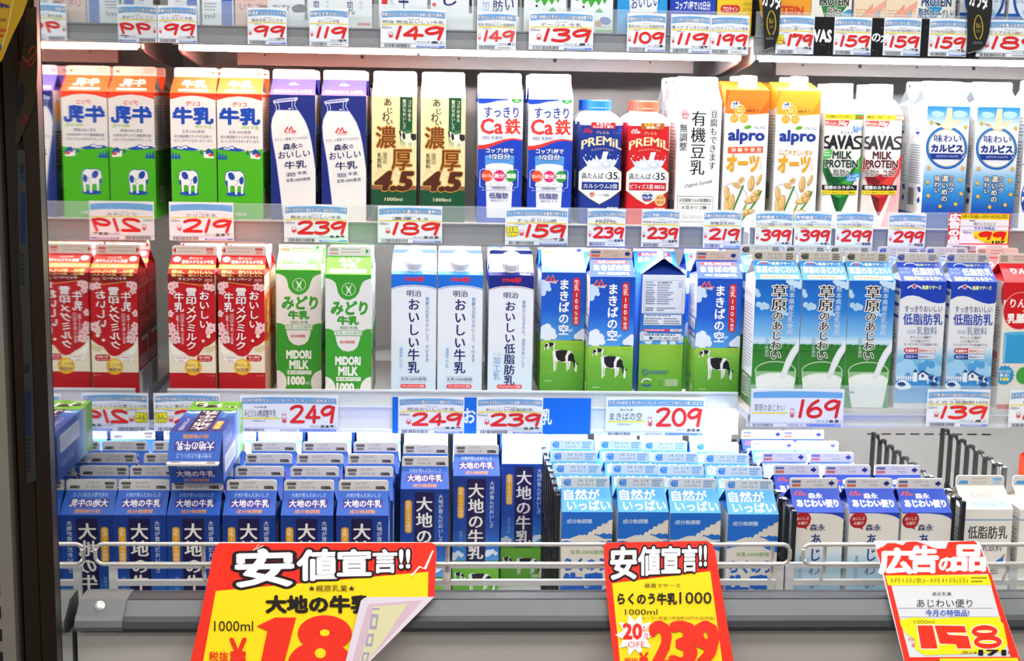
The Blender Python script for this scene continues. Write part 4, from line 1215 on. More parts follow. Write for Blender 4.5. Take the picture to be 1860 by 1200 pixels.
A.T('サラッとした風味で', 464, 573, 596, 591, '#2f3340'); A.T('とても飲みやすい', 470, 596, 588, 613, '#2f3340'); A.T('すっきりタイプの乳飲料です。', 426, 618, 640, 635, '#2f3340')
A.grad(360, 640, 720, 990, [(0, '#e0e8ee'), (.2, '#8fc6e2'), (.6, '#4a9fd6'), (1, '#5fb0e2')])
A.rr(426, 647, 624, 680, 15, '#c8726c'); A.rr(428, 649, 622, 678, 14, '#f2e6e2'); A.rect(440, 649, 516, 678, '#cf2c34'); A.ell(443, 663.5, 15, 14.5, '#cf2c34'); A.T('乳脂肪分', 436, 655, 510, 673, '#fbf0ee', b=.03); A.T('約80%カット', 522, 655, 614, 673, '#b2443e', b=.02)
A.rr(426, 685, 624, 718, 15, '#4a62a8'); A.rr(428, 687, 622, 716, 14, '#e6ecf4'); A.rect(440, 687, 516, 716, '#1f3f9c'); A.ell(443, 701.5, 15, 14.5, '#1f3f9c'); A.T('カロリー', 438, 693, 508, 711, '#eef2fb', b=.03); A.T('約45%カット', 522, 693, 614, 711, '#2f4a94', b=.02)
A.puff([(410, 780, 44), (450, 760, 44), (400, 800, 40), (490, 790, 34), (560, 760, 36), (600, 770, 42), (640, 790, 36)], '#a9d4ee'); A.puff([(540, 768, 30), (570, 744, 22), (600, 752, 24)], '#5fa8da')
A.grad(360, 830, 720, 990, [(0, '#3f92d0'), (1, '#66b4e4')])
for i in range(9): A.rect(368 + i * 14, 822, 376 + i * 14, 856, '#e6eef4')
A.rect(360, 832, 492, 838, '#e6eef4'); A.poly([(486, 860), (488, 796), (512, 796), (512, 860)], '#eef2f6'); A.poly([(482, 800), (500, 778), (516, 800)], '#24508c')
A.poly([(520, 830), (520, 800), (560, 800), (600, 826), (600, 850), (520, 850)], '#eef2f6'); A.poly([(512, 812), (542, 784), (600, 822), (590, 828), (545, 798), (520, 818)], '#24508c'); A.rect(538, 812, 552, 832, '#24508c')
cow_side(A, 570, 822, 80, 52, '#24508c'); A.blob([(370, 880), (420, 850), (460, 870), (470, 900), (400, 910)], '#e8eef4'); A.blob([(385, 872), (420, 862), (440, 880), (410, 892)], '#24508c'); A.blob([(590, 870), (620, 862), (640, 885), (610, 896)], '#24508c')
for A in c.sides():
    A.rect(0, 0, 70, 12, '#1b47b0'); A.rr(30, 16, 66, 22, 1, '#5a6fb0')
    for y in (34, 52): A.rr(30, y, 66, y + 5, 2, '#2f4aa0')
    info(A, 62, 150, 18, '#8a909c'); A.bars(10, 156, 40, 184)
R = c.roof(); R.ring(22, 8, 10, 6, 1.6, '#dfe6f2', pi, 2 * pi); R.T('酪農マザーズ', 32, 3, 64, 8, '#c9d0b0', b=.03); R.T('低脂肪乳', 22, 12, 67, 27, '#e6e2e8', b=.02, m=.02); R.T('すっきり', 4, 11, 18, 16, '#b8c4e4'); R.T('おいしい', 4, 19, 18, 24, '#b8c4e4'); R.T('脂肪が気になる方へ', 6, 30, 64, 38, '#e8e48a', b=.05)
F = c.finart(); F.poly([(2, 7), (5, 3), (13, 3), (13, 11.5), (5, 11.5)], '#24489c'); F.T('あけ', 5.5, 4, 12, 7, '#b8c4dc'); F.T('くち', 5.5, 7.6, 12, 10.6, '#b8c4dc'); F.T('24. 3.13', 22, 3, 44, 6, '#8a827a'); F.T('Lot.10-2', 22, 8, 44, 11, '#8a827a'); F.lines(52, 3, 66, 12, 3, '#5f6c94', .75)
P['farmwave'] = c.done()

# --- red apple drink carton
c = Carton(front='#e9e0d4', side='#e8e0da', roof='#d2242c', tri='#c81e28', finc='#d8c8bc')
A = c.art('front', 735, 1020, 235)
A.rect(735, 235, 1020, 345, '#cf1620'); A.ell(842, 412, 108, 118, '#e6b4ac'); A.ell(842, 412, 104, 114, '#cf1620')
A.T('りんご', 778, 336, 930, 390, '#f8efe8', b=.035); A.ell(866, 412, 10, 8, '#e8a83a'); A.T('乳酸菌', 766, 430, 934, 488, '#f8efe8', b=.045)
A.poly([(752, 552), (950, 552), (940, 740), (756, 740)], '#3fa0d0'); A.ell(851, 552, 99, 10, '#5fb8dc'); A.rect(758, 560, 768, 735, '#86cce6')
for i in range(16):
    a = 2 * pi * i / 16; A.ell(772 + 54 * cos(a), 815 + 54 * sin(a), 9, 9, '#2f9cd0', 8)
A.ell(772, 815, 56, 56, '#2f9cd0'); A.T('生きたまま', 738, 782, 808, 800, '#f0f4f4', b=.02); A.T('腸に届く', 742, 806, 804, 824, '#f0f4f4', b=.03); A.T('乳酸菌', 744, 830, 802, 850, '#f2e24a', b=.04)
A.ell(900, 815, 54, 54, '#4aa84a'); A.rect(735, 1000, 1020, 1060, '#cf1620')
for A in c.sides():
    A.ell(70, 18, 12, 18, '#cf1620'); info(A, 40, 62, 5); A.frame(8, 68, 62, 100, .6, '#9a948e'); info(A, 70, 98, 8); info(A, 108, 150, 9); A.rr(40, 110, 60, 120, 1, '#d88a98')
R = c.roof(); R.T('りんご', 16, 10, 54, 22, '#f4d8d0', b=.05); R.ell(58, 14, 9, 8, '#e89aa0')
F = c.finart(); F.lines(3, 3, 16, 12, 3, '#7a6c62', .75); F.lines(24, 3, 50, 12, 2, '#a89484')
P['apple'] = c.done()

# ------------------------------------------------------------------ well cartons
K4 = 1 / .965
# --- blue carton, white brush lettering
c = Carton(front='#1350a4', side='#1753aa', roof='#2e66bc', tri='#0d3276', finc='#dedad2', back='#1656b0')
for f in ('front', 'back'):
    A = c.art(f, 1410, 1725, 330, k=K4)
    A.grad(1410, 330, 1725, 915, [(0, '#0d3f8e'), (.6, '#1350a4'), (.85, '#3580c6'), (1, '#62a8d8')])
    A.puff([(1424, 866, 22), (1448, 850, 18), (1470, 862, 16), (1416, 880, 20)], '#dfe8f0'); A.puff([(1655, 846, 22), (1680, 836, 16), (1702, 850, 14), (1645, 860, 14)], '#dfe8f0')
    A.grad(1410, 900, 1725, 1200, [(0, '#3f7a3c'), (.08, '#7ab83e'), (1, '#64ac34')])
    A.rect(1502, 350, 1630, 912, '#1d1550')
    A.V('大地の牛乳', 1510, 374, 1620, 892, '#eeeae2', b=.015, m=.026)
    A.V('大地が育んだおいしさ', 1654, 362, 1688, 678, '#dfe4ea', m=.008)
    A.rr(1440, 400, 1486, 614, 18, '#d89a1c'); A.rr(1444, 404, 1482, 610, 16, '#e2ac34'); A.V('生乳100%使用', 1446, 408, 1480, 606, '#f4e8c4', b=.01)
    A.V('種類別', 1452, 700, 1476, 758, '#8aa4cc'); A.V('牛乳', 1450, 764, 1478, 812, '#a4bcdc')
    cow_side(A, 1424, 978, 74, 52); cow_side(A, 1520, 984, 186, 124)
    A.rr(1630, 1100, 1700, 1124, 3, '#d8e4c0'); A.T('1000ml', 1600, 1130, 1700, 1152, '#eef4e4', b=.01); A.T('要冷蔵(10℃以下)', 1430, 1132, 1560, 1150, '#eef4e4')
for A in c.sides():
    A.rr(10, 16, 34, 118, 2, '#d5dde6'); A.lines(13, 20, 31, 114, 20, '#7a88a4'); A.V('大地の牛乳', 44, 18, 56, 84, '#aec0dc'); A.grad(0, 100, 70, 158, [(0, '#1c5cb8'), (.5, '#7ab0dc'), (1, '#cfe2e8')]); A.rr(10, 60, 34, 118, 2, '#d5dde6'); A.lines(13, 62, 31, 114, 12, '#7a88a4')
    A.grad(0, 158, 70, 195, [(0, '#8cc44a'), (1, '#64ac34')]); A.bars(40, 162, 64, 186, '#e4ecd8')
for R in c.roof(('front', 'back')):
    R.T('大地が育んだおいしさ', 12, 4, 58, 11, '#c4cfe6'); R.rect(8, 14, 62, 28, '#473e92'); R.T('大地の牛乳', 10, 15, 60, 27, '#f2f0ee', b=.02, m=.02); R.T('成分無調整', 18, 31, 52, 37, '#dc9a4a', b=.02)
for f in ('front', 'back'):
    F = c.finart(f); F.rect(4, 3, 17, 7, '#6f6a62'); F.rr(5, 8, 16, 12, 1, '#8a857c'); F.T('Lot EOS', 24, 2.5, 40, 5.5, '#8f8a80'); F.T('24.03.18', 23, 8, 43, 11, '#9a948a'); F.poly([(52, 8), (64, 8), (66, 12), (52, 12)], '#2a2824'); F.T('あけくち', 53, 8.7, 63, 11.4, '#cfc8bc')
P['earthblue'] = c.done()

# --- light blue carton, smoking mountain
c = Carton(front='#d9d5ca', side='#d8dade', roof='#62b0ea', tri='#2f7cc4', finc='#d8dee2')
A = c.art('front', 1155, 1508, 585, k=K4)
A.rect(1155, 585, 1508, 770, '#1f72c6'); A.T('成分無調整', 1190, 634, 1366, 664, '#c9d8e4', b=.02)
A.poly([(1326, 772), (1336, 742), (1350, 720), (1366, 724), (1376, 704), (1396, 706), (1404, 684), (1428, 684), (1440, 664), (1466, 664), (1480, 644), (1520, 636), (1520, 740), (1490, 732), (1470, 738), (1450, 728), (1420, 742), (1390, 736), (1362, 758), (1350, 772)], '#dbd6ca')
A.poly([(1180, 785), (1230, 762), (1286, 742), (1300, 746), (1316, 740), (1336, 748), (1356, 742), (1400, 746), (1440, 764), (1480, 785)], '#dbd6ca')
A.poly([(1400, 800), (1440, 786), (1460, 792), (1490, 780), (1520, 786), (1520, 850), (1470, 838), (1430, 822)], '#1f72c6'); A.poly([(1155, 790), (1190, 782), (1230, 792), (1250, 806), (1200, 812), (1155, 824)], '#1f72c6')
A.T('生乳100%使用', 1222, 848, 1450, 876, '#7aa84a', b=.012)
A.T('らくのう', 1182, 908, 1470, 990, '#1f66bc', b=.055); A.T('牛乳', 1166, 1016, 1480, 1178, '#1f66bc', b=.075)
A.rect(1155, 1330, 1508, 1500, '#1f72c6'); A.T('1000ml', 1270, 1270, 1390, 1300, '#1f66bc')
for A in c.sides():
    A.grad(0, 0, 70, 40, [(0, '#cfdbe4'), (1, '#d8dade')]); info(A, 30, 120, 18, '#a0a6ac'); A.bars(8, 140, 44, 170); A.rect(0, 184, 70, 200, '#1f72c6')
R = c.roof(); R.T('自然が', 5, 3, 54, 20, '#f2f6f8', b=.03); R.T('いっぱい', 8, 21, 67, 37, '#f2f6f8', b=.03)
F = c.finart(); F.poly([(3, 7), (6, 2.5), (14, 2.5), (14, 11.5), (6, 11.5)], '#2f8cd4'); F.T('あけ', 6.5, 3.4, 13, 6.6, '#d0e2f0'); F.T('くち', 6.5, 7.4, 13, 10.6, '#d0e2f0'); F.T('24. 3.14', 24, 2.5, 46, 6, '#6f7478'); F.T('Lot.02-1', 24, 8, 46, 11, '#7f8488'); F.lines(51, 2.5, 66, 13, 3, '#8ab0d0', .75)
P['smoke'] = c.done()

# --- white carton with a red seal
c = Carton(front='#e2dcd2', side='#dfe0e2', roof='#3f60c4', tri='#1c3f9c', finc='#ddd8d4')
A = c.art('front', 245, 597, 585, k=K4)
A.grad(245, 820, 597, 1400, [(0, '#e2dcd2'), (.08, '#d5dde0'), (.2, '#a9cbd8'), (.5, '#8fbcd4'), (1, '#6aa4cc')])
A.poly([(245, 585), (597, 585), (597, 632), (572, 616), (540, 604), (500, 596), (440, 591), (380, 590), (245, 592)], '#2448b0')
A.blob([(262, 606), (290, 585), (330, 584), (356, 600), (368, 630), (358, 668), (340, 690), (344, 705), (320, 694), (280, 690), (254, 668), (248, 634)], '#b01a26'); A.T('おいしさ', 268, 616, 352, 638, '#f2dcd4', b=.015, sl=-.06); A.T('お届け', 278, 648, 344, 670, '#f2dcd4', b=.015, sl=-.06)
A.T('森永', 362, 666, 470, 712, '#2a346c', b=.02)
A.V('あじわい便り', 366, 726, 452, 1330, '#243a86', b=.012, m=.022)
A.V('種類別', 298, 884, 322, 970, '#7a8ab0'); A.V('乳飲料', 294, 978, 328, 1086, '#6a7cae')
for A in c.sides():
    A.V('森永あじわい便り', 42, 16, 54, 110, '#4a5674'); info(A, 16, 120, 20, '#9aa2ac', 6, 36); A.grad(0, 120, 70, 195, [(0, '#c0d4de'), (1, '#86b4d0')]); A.bars(8, 140, 40, 168)
R = c.roof(); logo_m(R, 6, 3, 22, 12, '#e2604a'); R.T('森永', 25, 8, 45, 17, '#e8e8f0', b=.04); R.T('あじわい便り', 7, 19, 65, 31, '#f2f2f4', b=.06)
F = c.finart(); F.rect(3, 3, 16, 6.5, '#6a6f96'); F.rect(3, 8, 16, 12, '#d07a6a'); F.T('24.03.16', 24, 3, 46, 6, '#9a948e'); F.T('PDBE', 36, 8, 48, 11, '#9a948e'); F.poly([(57, 5), (60, 5), (60, 2.5), (66, 7), (60, 11.5), (60, 9), (57, 9)], '#26367c')
P['redseal'] = c.done()

# --- plain white low fat carton
c = Carton(w=.072, d=.072, front='#e4dfd5', side='#dcd9d2', roof='#ece8e0', finc='#dcd6cc')
A = c.art('front', 1400, 1775, 560, k=K4)
A.rect(1400, 632, 1775, 640, '#6f94c4'); A.T('低脂肪乳', 1450, 680, 1744, 774, '#1f1d1c', m=.02); A.T('乳飲料', 1560, 810, 1712, 866, '#4a4a4c', m=.008)
A.stroke([(1440, 1120), (1560, 1080), (1660, 990), (1735, 890)], 14, '#c89a58', smooth=True); A.poly([(1640, 960), (1732, 896), (1725, 960), (1670, 940)], '#3f7cc0')
A.lines(1640, 985, 1700, 1040, 3, '#6a6a6a', .6); A.rect(1400, 1280, 1775, 1500, '#24509c')
for A in c.sides():
    A.rect(0, 14, 70, 15.4, '#6f94c4'); A.lines(8, 20, 30, 30, 2, '#8ab4dc', .7); A.V('低脂肪乳', 10, 40, 22, 80, '#4a4a4c'); A.rr(12, 86, 30, 106, 1, '#24509c'); info(A, 30, 130, 16, '#a0a09c', 36, 66)
R = c.roof(); R.T('低脂肪乳', 16, 14, 50, 24, '#b0a8a4'); R.rect(15, 27, 62, 35, '#a8cdea'); R.T('LOW FAT MILK', 16, 28, 61, 34, '#e8f0f6', b=.03)
F = c.finart(); F.poly([(3, 12), (6, 7), (17, 7), (17, 12)], '#5aa0d4'); F.T('Lot BOS', 24, 2.5, 44, 5.5, '#a8a098'); F.T('24.03.18', 22, 8, 44, 11, '#a8a098'); F.rect(53, 3, 66, 7, '#8ab8dc'); F.rect(55, 8.5, 64, 12, '#a8c8e0')
P['plainlow'] = c.done()

# ------------------------------------------------------------------ small cartons of the top shelf: only their feet show
def small(key, w, paint, front='#eceef0', side='#e2e4e8', h=.12, roof=None):
    c = Carton(w=w, d=.058, h=h, rise=.018, fin=.011, front=front, side=side, roof=roof or front)
    A = c.art('front', 0, 100, 0)     # 100 units wide, measured from the foot upwards below
    A.y0 = 100 - h * 1000 / A.sy      # y = 100 is the foot
    paint(A)
    for B in c.sides(): info(B, 12, h * 1000 - 12, 14)
    P[key] = c.done()

def p1(A): A.rect(60, -60, 92, 100, '#2a5ac0'); A.V('Ca鉄', 20, 10, 44, 70, '#24407c'); A.T('飲料', 16, 72, 48, 84, '#3a4a6a')
small('mini_stripe', .048, p1)
def p2(A): A.rect(62, -60, 96, 100, '#3a66c4'); A.T('ml', 10, 62, 40, 78, '#3a4a6a'); A.lines(8, 30, 52, 58, 3, '#7a8aa4')
small('mini_stripe2', .048, p2)
def p3(A): A.grad(0, -60, 100, 100, [(0, '#f0dcd4'), (.6, '#e8c0b4'), (1, '#e4c4bc')]); A.T('いちご', 14, 30, 80, 52, '#a84a3c', b=.02); A.poly([(60, 100), (100, 60), (100, 100)], '#c2606e'); A.blob([(70, 40), (96, 36), (98, 60), (76, 62)], '#8a4a34')
small('mini_pink', .050, p3, '#efd8d0')
def p4(A): A.T('プリズマ', 14, 46, 56, 62, '#24366c', b=.03); A.blob([(62, 52), (80, 44), (98, 50), (96, 62), (68, 64)], '#3a3a36'); A.rect(0, 82, 100, 100, '#dcdfe4')
small('mini_prisma', .062, p4)
def p5(A): A.V('牛乳', 24, -20, 50, 62, '#27447c', b=.01, m=.02); A.V('牛乳', 62, 20, 74, 46, '#8ab0da'); A.rect(56, 84, 96, 92, '#cc5a66')
small('mini_milk', .052, p5)
def p6(A): A.V('おいしい牛乳', 40, -200, 62, 120, '#22387a', b=.01, m=.02); A.rect(6, 20, 18, 50, '#d83a3c'); A.V('牛乳', 22, 20, 32, 52, '#a0bcd8')
small('mid_white', .075, p6, h=.13)
def p7(A): A.T('し', 30, 10, 60, 44, '#22387a', b=.01, m=.02); A.ell(8, 42, 5, 5, '#d86a6a'); A.rect(90, 0, 97, 60, '#3a3a40')
small('mid_shi', .066, p7, h=.13)
def p8(A): A.V('低脂肪', 36, -30, 62, 56, '#22346c', b=.01, m=.02); A.T('加', 12, 30, 28, 56, '#7fb2e0'); A.T('い', 66, 20, 86, 52, '#22346c', m=.02); A.rect(96, 0, 100, 66, '#4a4a50')
small('mid_low', .066, p8, h=.13)
def p9(A):
    A.blob([(4, 0), (20, -30), (60, -34), (90, -16), (96, 4), (86, 20), (80, 32), (74, 22), (66, 36), (58, 26), (48, 40), (40, 26), (30, 34), (24, 22), (12, 26)], '#4ab43a', 4)
    A.ell(30, 40, 3, 3, '#4a4a4a'); A.poly([(56, 52), (68, 42), (78, 52)], '#4aa44a'); A.blob([(70, 66), (84, 62), (96, 70), (90, 80), (74, 78)], '#5a6ab8'); A.ell(66, 78, 8, 8, '#c89a74'); A.T('dairy', 70, 82, 98, 90, '#5fae5a'); A.rect(60, 92, 100, 98, '#6fb468')
small('splat', .066, p9, h=.13)
def p10(A): A.poly([(0, -60), (14, -60), (30, 100), (0, 100)], '#2aa0dc'); A.poly([(88, -60), (100, -60), (100, 100), (76, 100)], '#2aa0dc'); A.T('おいしい', 28, 24, 84, 48, '#2a5c9c', b=.02, m=.015, sl=-.12); A.T('低脂肪牛乳', 40, 58, 80, 70, '#d84a44', b=.02, sl=-.1)
small('mid_skyblue', .078, p10, h=.13, side='#2f9ad6')
def p11(A): A.poly([(0, -60), (100, -60), (100, -8), (60, 0), (30, 14), (0, 18)], '#e23a2c'); A.T('コップ1杯で1/2日分', 12, 28, 88, 46, '#f0f4fa', b=.03); A.ell(50, 70, 32, 12, '#dfe8f4'); A.stroke([(20, 64), (80, 64)], 2, '#e8eef8'); A.ell(28, 68, 6, 5, '#e23a3c'); A.ell(50, 68, 6, 5, '#d83a5c'); A.ell(72, 68, 6, 5, '#3fae5a')
small('mid_redwave', .072, p11, front='#1747b6', side='#1747b6', h=.13)
def p12(A): A.rr(10, 14, 66, 36, 10, '#d02c34'); A.T('プロテイン', 16, 19, 60, 31, '#f8ece4', b=.03); A.T('1日分の', 74, 6, 98, 16, '#4a4a2a'); A.T('カルシウム', 74, 20, 99, 30, '#4a4a2a'); A.T('脂肪', 40, 46, 62, 60, '#3f9a4a', b=.03); A.T('0', 63, 44, 74, 64, '#3f9a4a', b=.04); A.rect(0, 46, 30, 54, '#e8a82a')
small('mini_yellow', .055, p12, front='#f0cc2a', side='#e8c22a', h=.13)
def p13(A): A.rect(0, -60, 100, 100, '#1a1712'); A.poly([(10, -60), (70, -60), (90, 30), (60, 60), (20, 20)], '#e8b03a'); A.poly([(30, 50), (80, 60), (100, 80), (40, 70)], '#f2d84a')
small('dark_amber', .040, p13, front='#1a1712', side='#1a1712', h=.13)
def p14(A): A.T('PROTEIN', -60, 6, 76, 30, '#dd4a24', b=.05); A.T('フルーツミックス!', -40, 36, 80, 56, '#e2622a', b=.03); A.rect(0, 66, 78, 90, '#2a2418'); A.T('のカラダへ', 8, 70, 74, 86, '#f2ece0', b=.02)
small('prot_orange', .050, p14, front='#f0a828', side='#e89a20', h=.14)
def p15(A): A.poly([(14, -60), (100, -60), (90, 20), (64, 60), (36, 60), (20, 10)], '#2a8a44'); A.poly([(14, -60), (36, -60), (46, 30), (24, 20)], '#145c34'); A.T('PROTEIN', 20, 4, 92, 22, '#143c2c', b=.045, o=('#f1ece4', .05)); A.T('脂肪0', 40, 28, 74, 54, '#143c2c', b=.02, o=('#f1ece4', .06)); A.blob([(74, 44), (96, 30), (100, 46), (90, 58), (76, 58)], '#4a9cd0'); A.T('マスカット', 76, 40, 98, 52, '#eef6fa', b=.03); A.rect(8, 64, 98, 88, '#1d1d1f'); A.T('理想のカラダへ', 18, 68, 88, 84, '#f6f4f0', b=.03)
small('prot_green', .064, p15, front='#f1ece4', h=.14)
def p16(A):
    A.grad(0, -60, 100, 100, [(0, '#f2e2c8'), (1, '#f0d4b4')]); A.poly([(0, 60), (60, -10), (60, 6), (0, 76)], '#f0a090'); A.poly([(30, 30), (100, -20), (100, 0), (40, 60)], '#f2b09c'); A.poly([(60, 60), (80, 10), (86, 12), (70, 90)], '#8ac0e0'); A.lines(6, 10, 96, 80, 7, '#e2b88a')
small('beige_drink', .050, p16, front='#f2e2cc', h=.13)
def p17(A): A.poly([(4, -60), (70, -60), (66, 20), (44, 60), (16, 0)], '#2f9ac8'); A.T('PROTEIN', 12, -4, 88, 16, '#174a74', b=.045, o=('#f1ece4', .05)); A.T('脂肪0', 4, 22, 40, 48, '#1f5a8a', b=.03, o=('#f1ece4', .06)); A.T('ヨーグルト!', 46, 24, 96, 46, '#1f5a8a', b=.03, o=('#f1ece4', .06)); A.rect(8, 52, 92, 74, '#1d1d1f'); A.T('理想のカラダへ', 16, 56, 86, 70, '#f6f4f0', b=.03)
small('prot_blue', .062, p17, front='#f1ece4', h=.14)
def p18(A): A.rect(0, 40, 100, 100, '#2464b4'); A.ell(54, 0, 46, 66, '#1d58a8'); A.ell(54, 0, 40, 58, '#e2eaf2'); A.T('のむヨーグルト', 16, 4, 96, 18, '#3a4f7c'); A.blob([(30, 34), (70, 30), (80, 46), (54, 58)], '#a8d0ec')
small('yogurt_ring', .072, p18, front='#e6eaf0', h=.14)
# ------------------------------------------------------------------ the refrigerated case
XM = -0.427            # mirrored end panel
XR = 1.12              # beyond the right edge of the frame
YB = 2.62
fl = MB(); fl.box(-2.5, 2.5, -3, 4, -.02, 0, '#8d8a84')
tag(obj('floor', fl.mesh('floor', mat('store_floor', '#8d8a84', .35, noise=.08, scale=5))), kind='structure')

case = thing('refrigerated_case', 'open-fronted refrigerated display case with mirrored left end panel and grey bumper rail', 'display case', (0, 2.1, 0))
def cpart(name, mb, m, label=None, smooth=False):
    o = part(name, mb, m, case, label, smooth)
    o.location = (0, -2.1, 0)
    return o

b = MB(); b.box(XM, XR, YB, YB + .02, .55, 2.02)
for z in (1.36, 1.30, 1.06):
    b.box(XM, XR, YB - .0015, YB, z, z + .004)
cpart('back_panel', b, M_BACK)
b = MB()
for x in (-.12, .115, .13, .55, .78):
    for z in (1.42, 1.285):
        b.lathe([(.0035, 0), (.0035, .0006)], 12, (x, YB - .0006, z), (0, 1, 0))
cpart('back_panel_hole', b, M_DARK).__setitem__('kind', 'stuff')
b = MB(); b.box(XM - .006, XM, 1.585, YB + .02, .55, 2.02); cpart('mirror_panel', b, M_MIRROR, 'mirrored end panel reflecting the cartons')
b = MB(); b.box(XM - .0370, XM - .0195, 1.568, 1.60, 0, 2.02); b.box(XM - .0175, XM - .0005, 1.564, 1.584, 0, 2.02); b.box(XM - .0195, XM - .0175, 1.575, 1.60, 0, 2.02)
cpart('end_post', b, M_TRIM, 'brown steel end post with a groove')
b = MB(); b.box(XM - .13, XM - .0370, 1.60, 1.66, 0, 2.02); b.box(XM - .30, XM - .0370, 1.66, 1.70, 0, 2.02); b.box(XM - .0370, XM - .006, 1.6, 1.64, 0, 2.02)
cpart('dark_side_gap', b, M_DARK)
b = MB(); b.box(XM, XR, 1.60, YB + .02, 2.02, 2.10); cv = cpart('canopy', b, M_WHITE)
b = MB(); b.box(XM + .06, XR - .05, 1.64, 1.69, 2.008, 2.02); part('canopy_lamp', b, M_LEDC, cv, 'long lamp strip under the canopy')
b = MB(); b.box(XM, XR, 1.70, YB, .60, .651); cpart('well_deck', b, M_WHITE)
YW = 2.50
b = MB(); b.box(XM, XR, YW, YW + .012, .651, .90); cpart('well_back_panel', b, M_WALL)
b = MB()
zd = at(1650, 788, YW).z
for i in range(9):
    x0, x1 = at(1575 + 26 * i, 787, YW).x, at(1592 + 26 * i, 787, YW).x
    b.box(x0, x1, YW - .0008, YW, zd - .0012, zd + .0012)
cpart('vent_slots', b, M_BLACK)
b = MB(); b.box(XM + .003, XR, 1.665, 1.70, .05, .775); b.box(XM + .003, XR, 1.64, 1.665, .05, .765); cpart('front_panel', b, M_FRONT)
b = MB(); b.box(XM + .003, XR, 1.70, YB, .05, .60); cpart('case_base', b, M_FRONT)

def prof(L, x=800):
    return [(Y, at(x, y, Y).z) for y, Y in L]
rl = prof([(1071, 1.690), (1076, 1.676), (1087, 1.656), (1089, 1.650), (1118, 1.630), (1128, 1.622), (1140, 1.620), (1147, 1.624)])
rl += [(1.66, rl[-1][1]), (1.69, rl[-1][1])]
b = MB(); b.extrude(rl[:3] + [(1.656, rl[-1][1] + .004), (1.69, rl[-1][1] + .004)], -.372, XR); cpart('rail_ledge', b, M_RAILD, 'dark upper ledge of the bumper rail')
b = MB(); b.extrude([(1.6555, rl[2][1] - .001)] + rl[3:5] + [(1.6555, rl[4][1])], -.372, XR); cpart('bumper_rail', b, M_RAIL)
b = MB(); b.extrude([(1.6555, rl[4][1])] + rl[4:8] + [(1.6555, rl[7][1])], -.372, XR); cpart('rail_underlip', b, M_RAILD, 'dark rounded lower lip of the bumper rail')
b = MB()
br = [(Y - .004, z + .003) for Y, z in rl[:8]] + [(1.66, rl[-1][1] - .004), (1.69, rl[-1][1] - .004)]
b.extrude(br, XM + .006, -.366); e = cpart('rail_end_bracket', b, M_RAIL, 'grey plastic bracket at the end of the rail')
sc_ = MB(); n_ = Vector((0, -.82, .57))
sc_.lathe([(.0062, 0), (.0058, .0016), (.003, .0026)], 20, (-.395, 1.636, at(155, 1100, 1.636).z), n_)
s_ = part('screw', sc_, M_STEEL, e); s_.location = (0, 0, 0)

# ------------------------------------------------------------------ shelves
def shelf(label, glabel, x0, x1, Y, zt, zc, zf, zb, chm, gm, leds, depth=.34, thick=.016, led_z=None, led_y=None):
    o = thing('shelf', label, 'shelf', ((x0 + x1) / 2, Y + depth / 2, zb))
    def sp(name, mb, m, lb=None, par=None):
        q = part(name, mb, m, par or o, lb)
        if par is None: q.location = (-(x0 + x1) / 2, -(Y + depth / 2), -zb)
        return q
    b = MB(); b.box(x0, x1, Y + .010, Y + depth, zf - thick, zf); sp('deck', b, M_UNDER)
    b = MB()
    pr = [(Y, zb), (Y, zb + .004), (Y + .003, zb + .006), (Y + .004, (zb + zc) / 2), (Y + .002, zc - .004), (Y - .0005, zc - .002), (Y - .0005, zc), (Y + .010, zc), (Y + .010, zb)]
    b.extrude(pr, x0, x1); sp('price_channel', b, chm)
    b = MB(); b.box(x0 + .002, x1 - .002, Y + .0035, Y + .0055, zc, zt - .003); b.box(x0 + .002, x1 - .002, Y + .001, Y + .006, zt - .003, zt)
    gx, gz = (x0 + x1) / 2, zc
    b.v = [(p[0] - gx, p[1] - Y, p[2] - gz) for p in b.v]
    tag(obj('front_guard', b.mesh('front_guard', gm), None, (gx, Y, gz)), glabel, 'shelf guard')
    for ia, ib, led in leds if isinstance(leds, list) else [(0, 1, leds)]:
        lz, ly = led_z, led_y
        la, lb = x0 + .012 + (x1 - x0 - .024) * ia, x0 + .012 + (x1 - x0 - .024) * ib
        hs = MB(); hs.box(la, lb, ly, ly + .030, lz + .011, zf - thick); hs.box(la, lb, ly + .0265, ly + .030, lz + .0035, lz + .011); h_ = sp('light_housing', hs, M_UNDER)  # rear lip added to cut the lamp's light on the beam behind
        b = MB()
        b.extrude([(ly, lz + .011), (ly + .002, lz + .003), (ly + .008, lz), (ly + .020, lz), (ly + .026, lz + .011)], la + .003, lb - .003)
        q = part('light_diffuser', b, led, h_, 'glowing lamp strip under the shelf')
    return o, sp

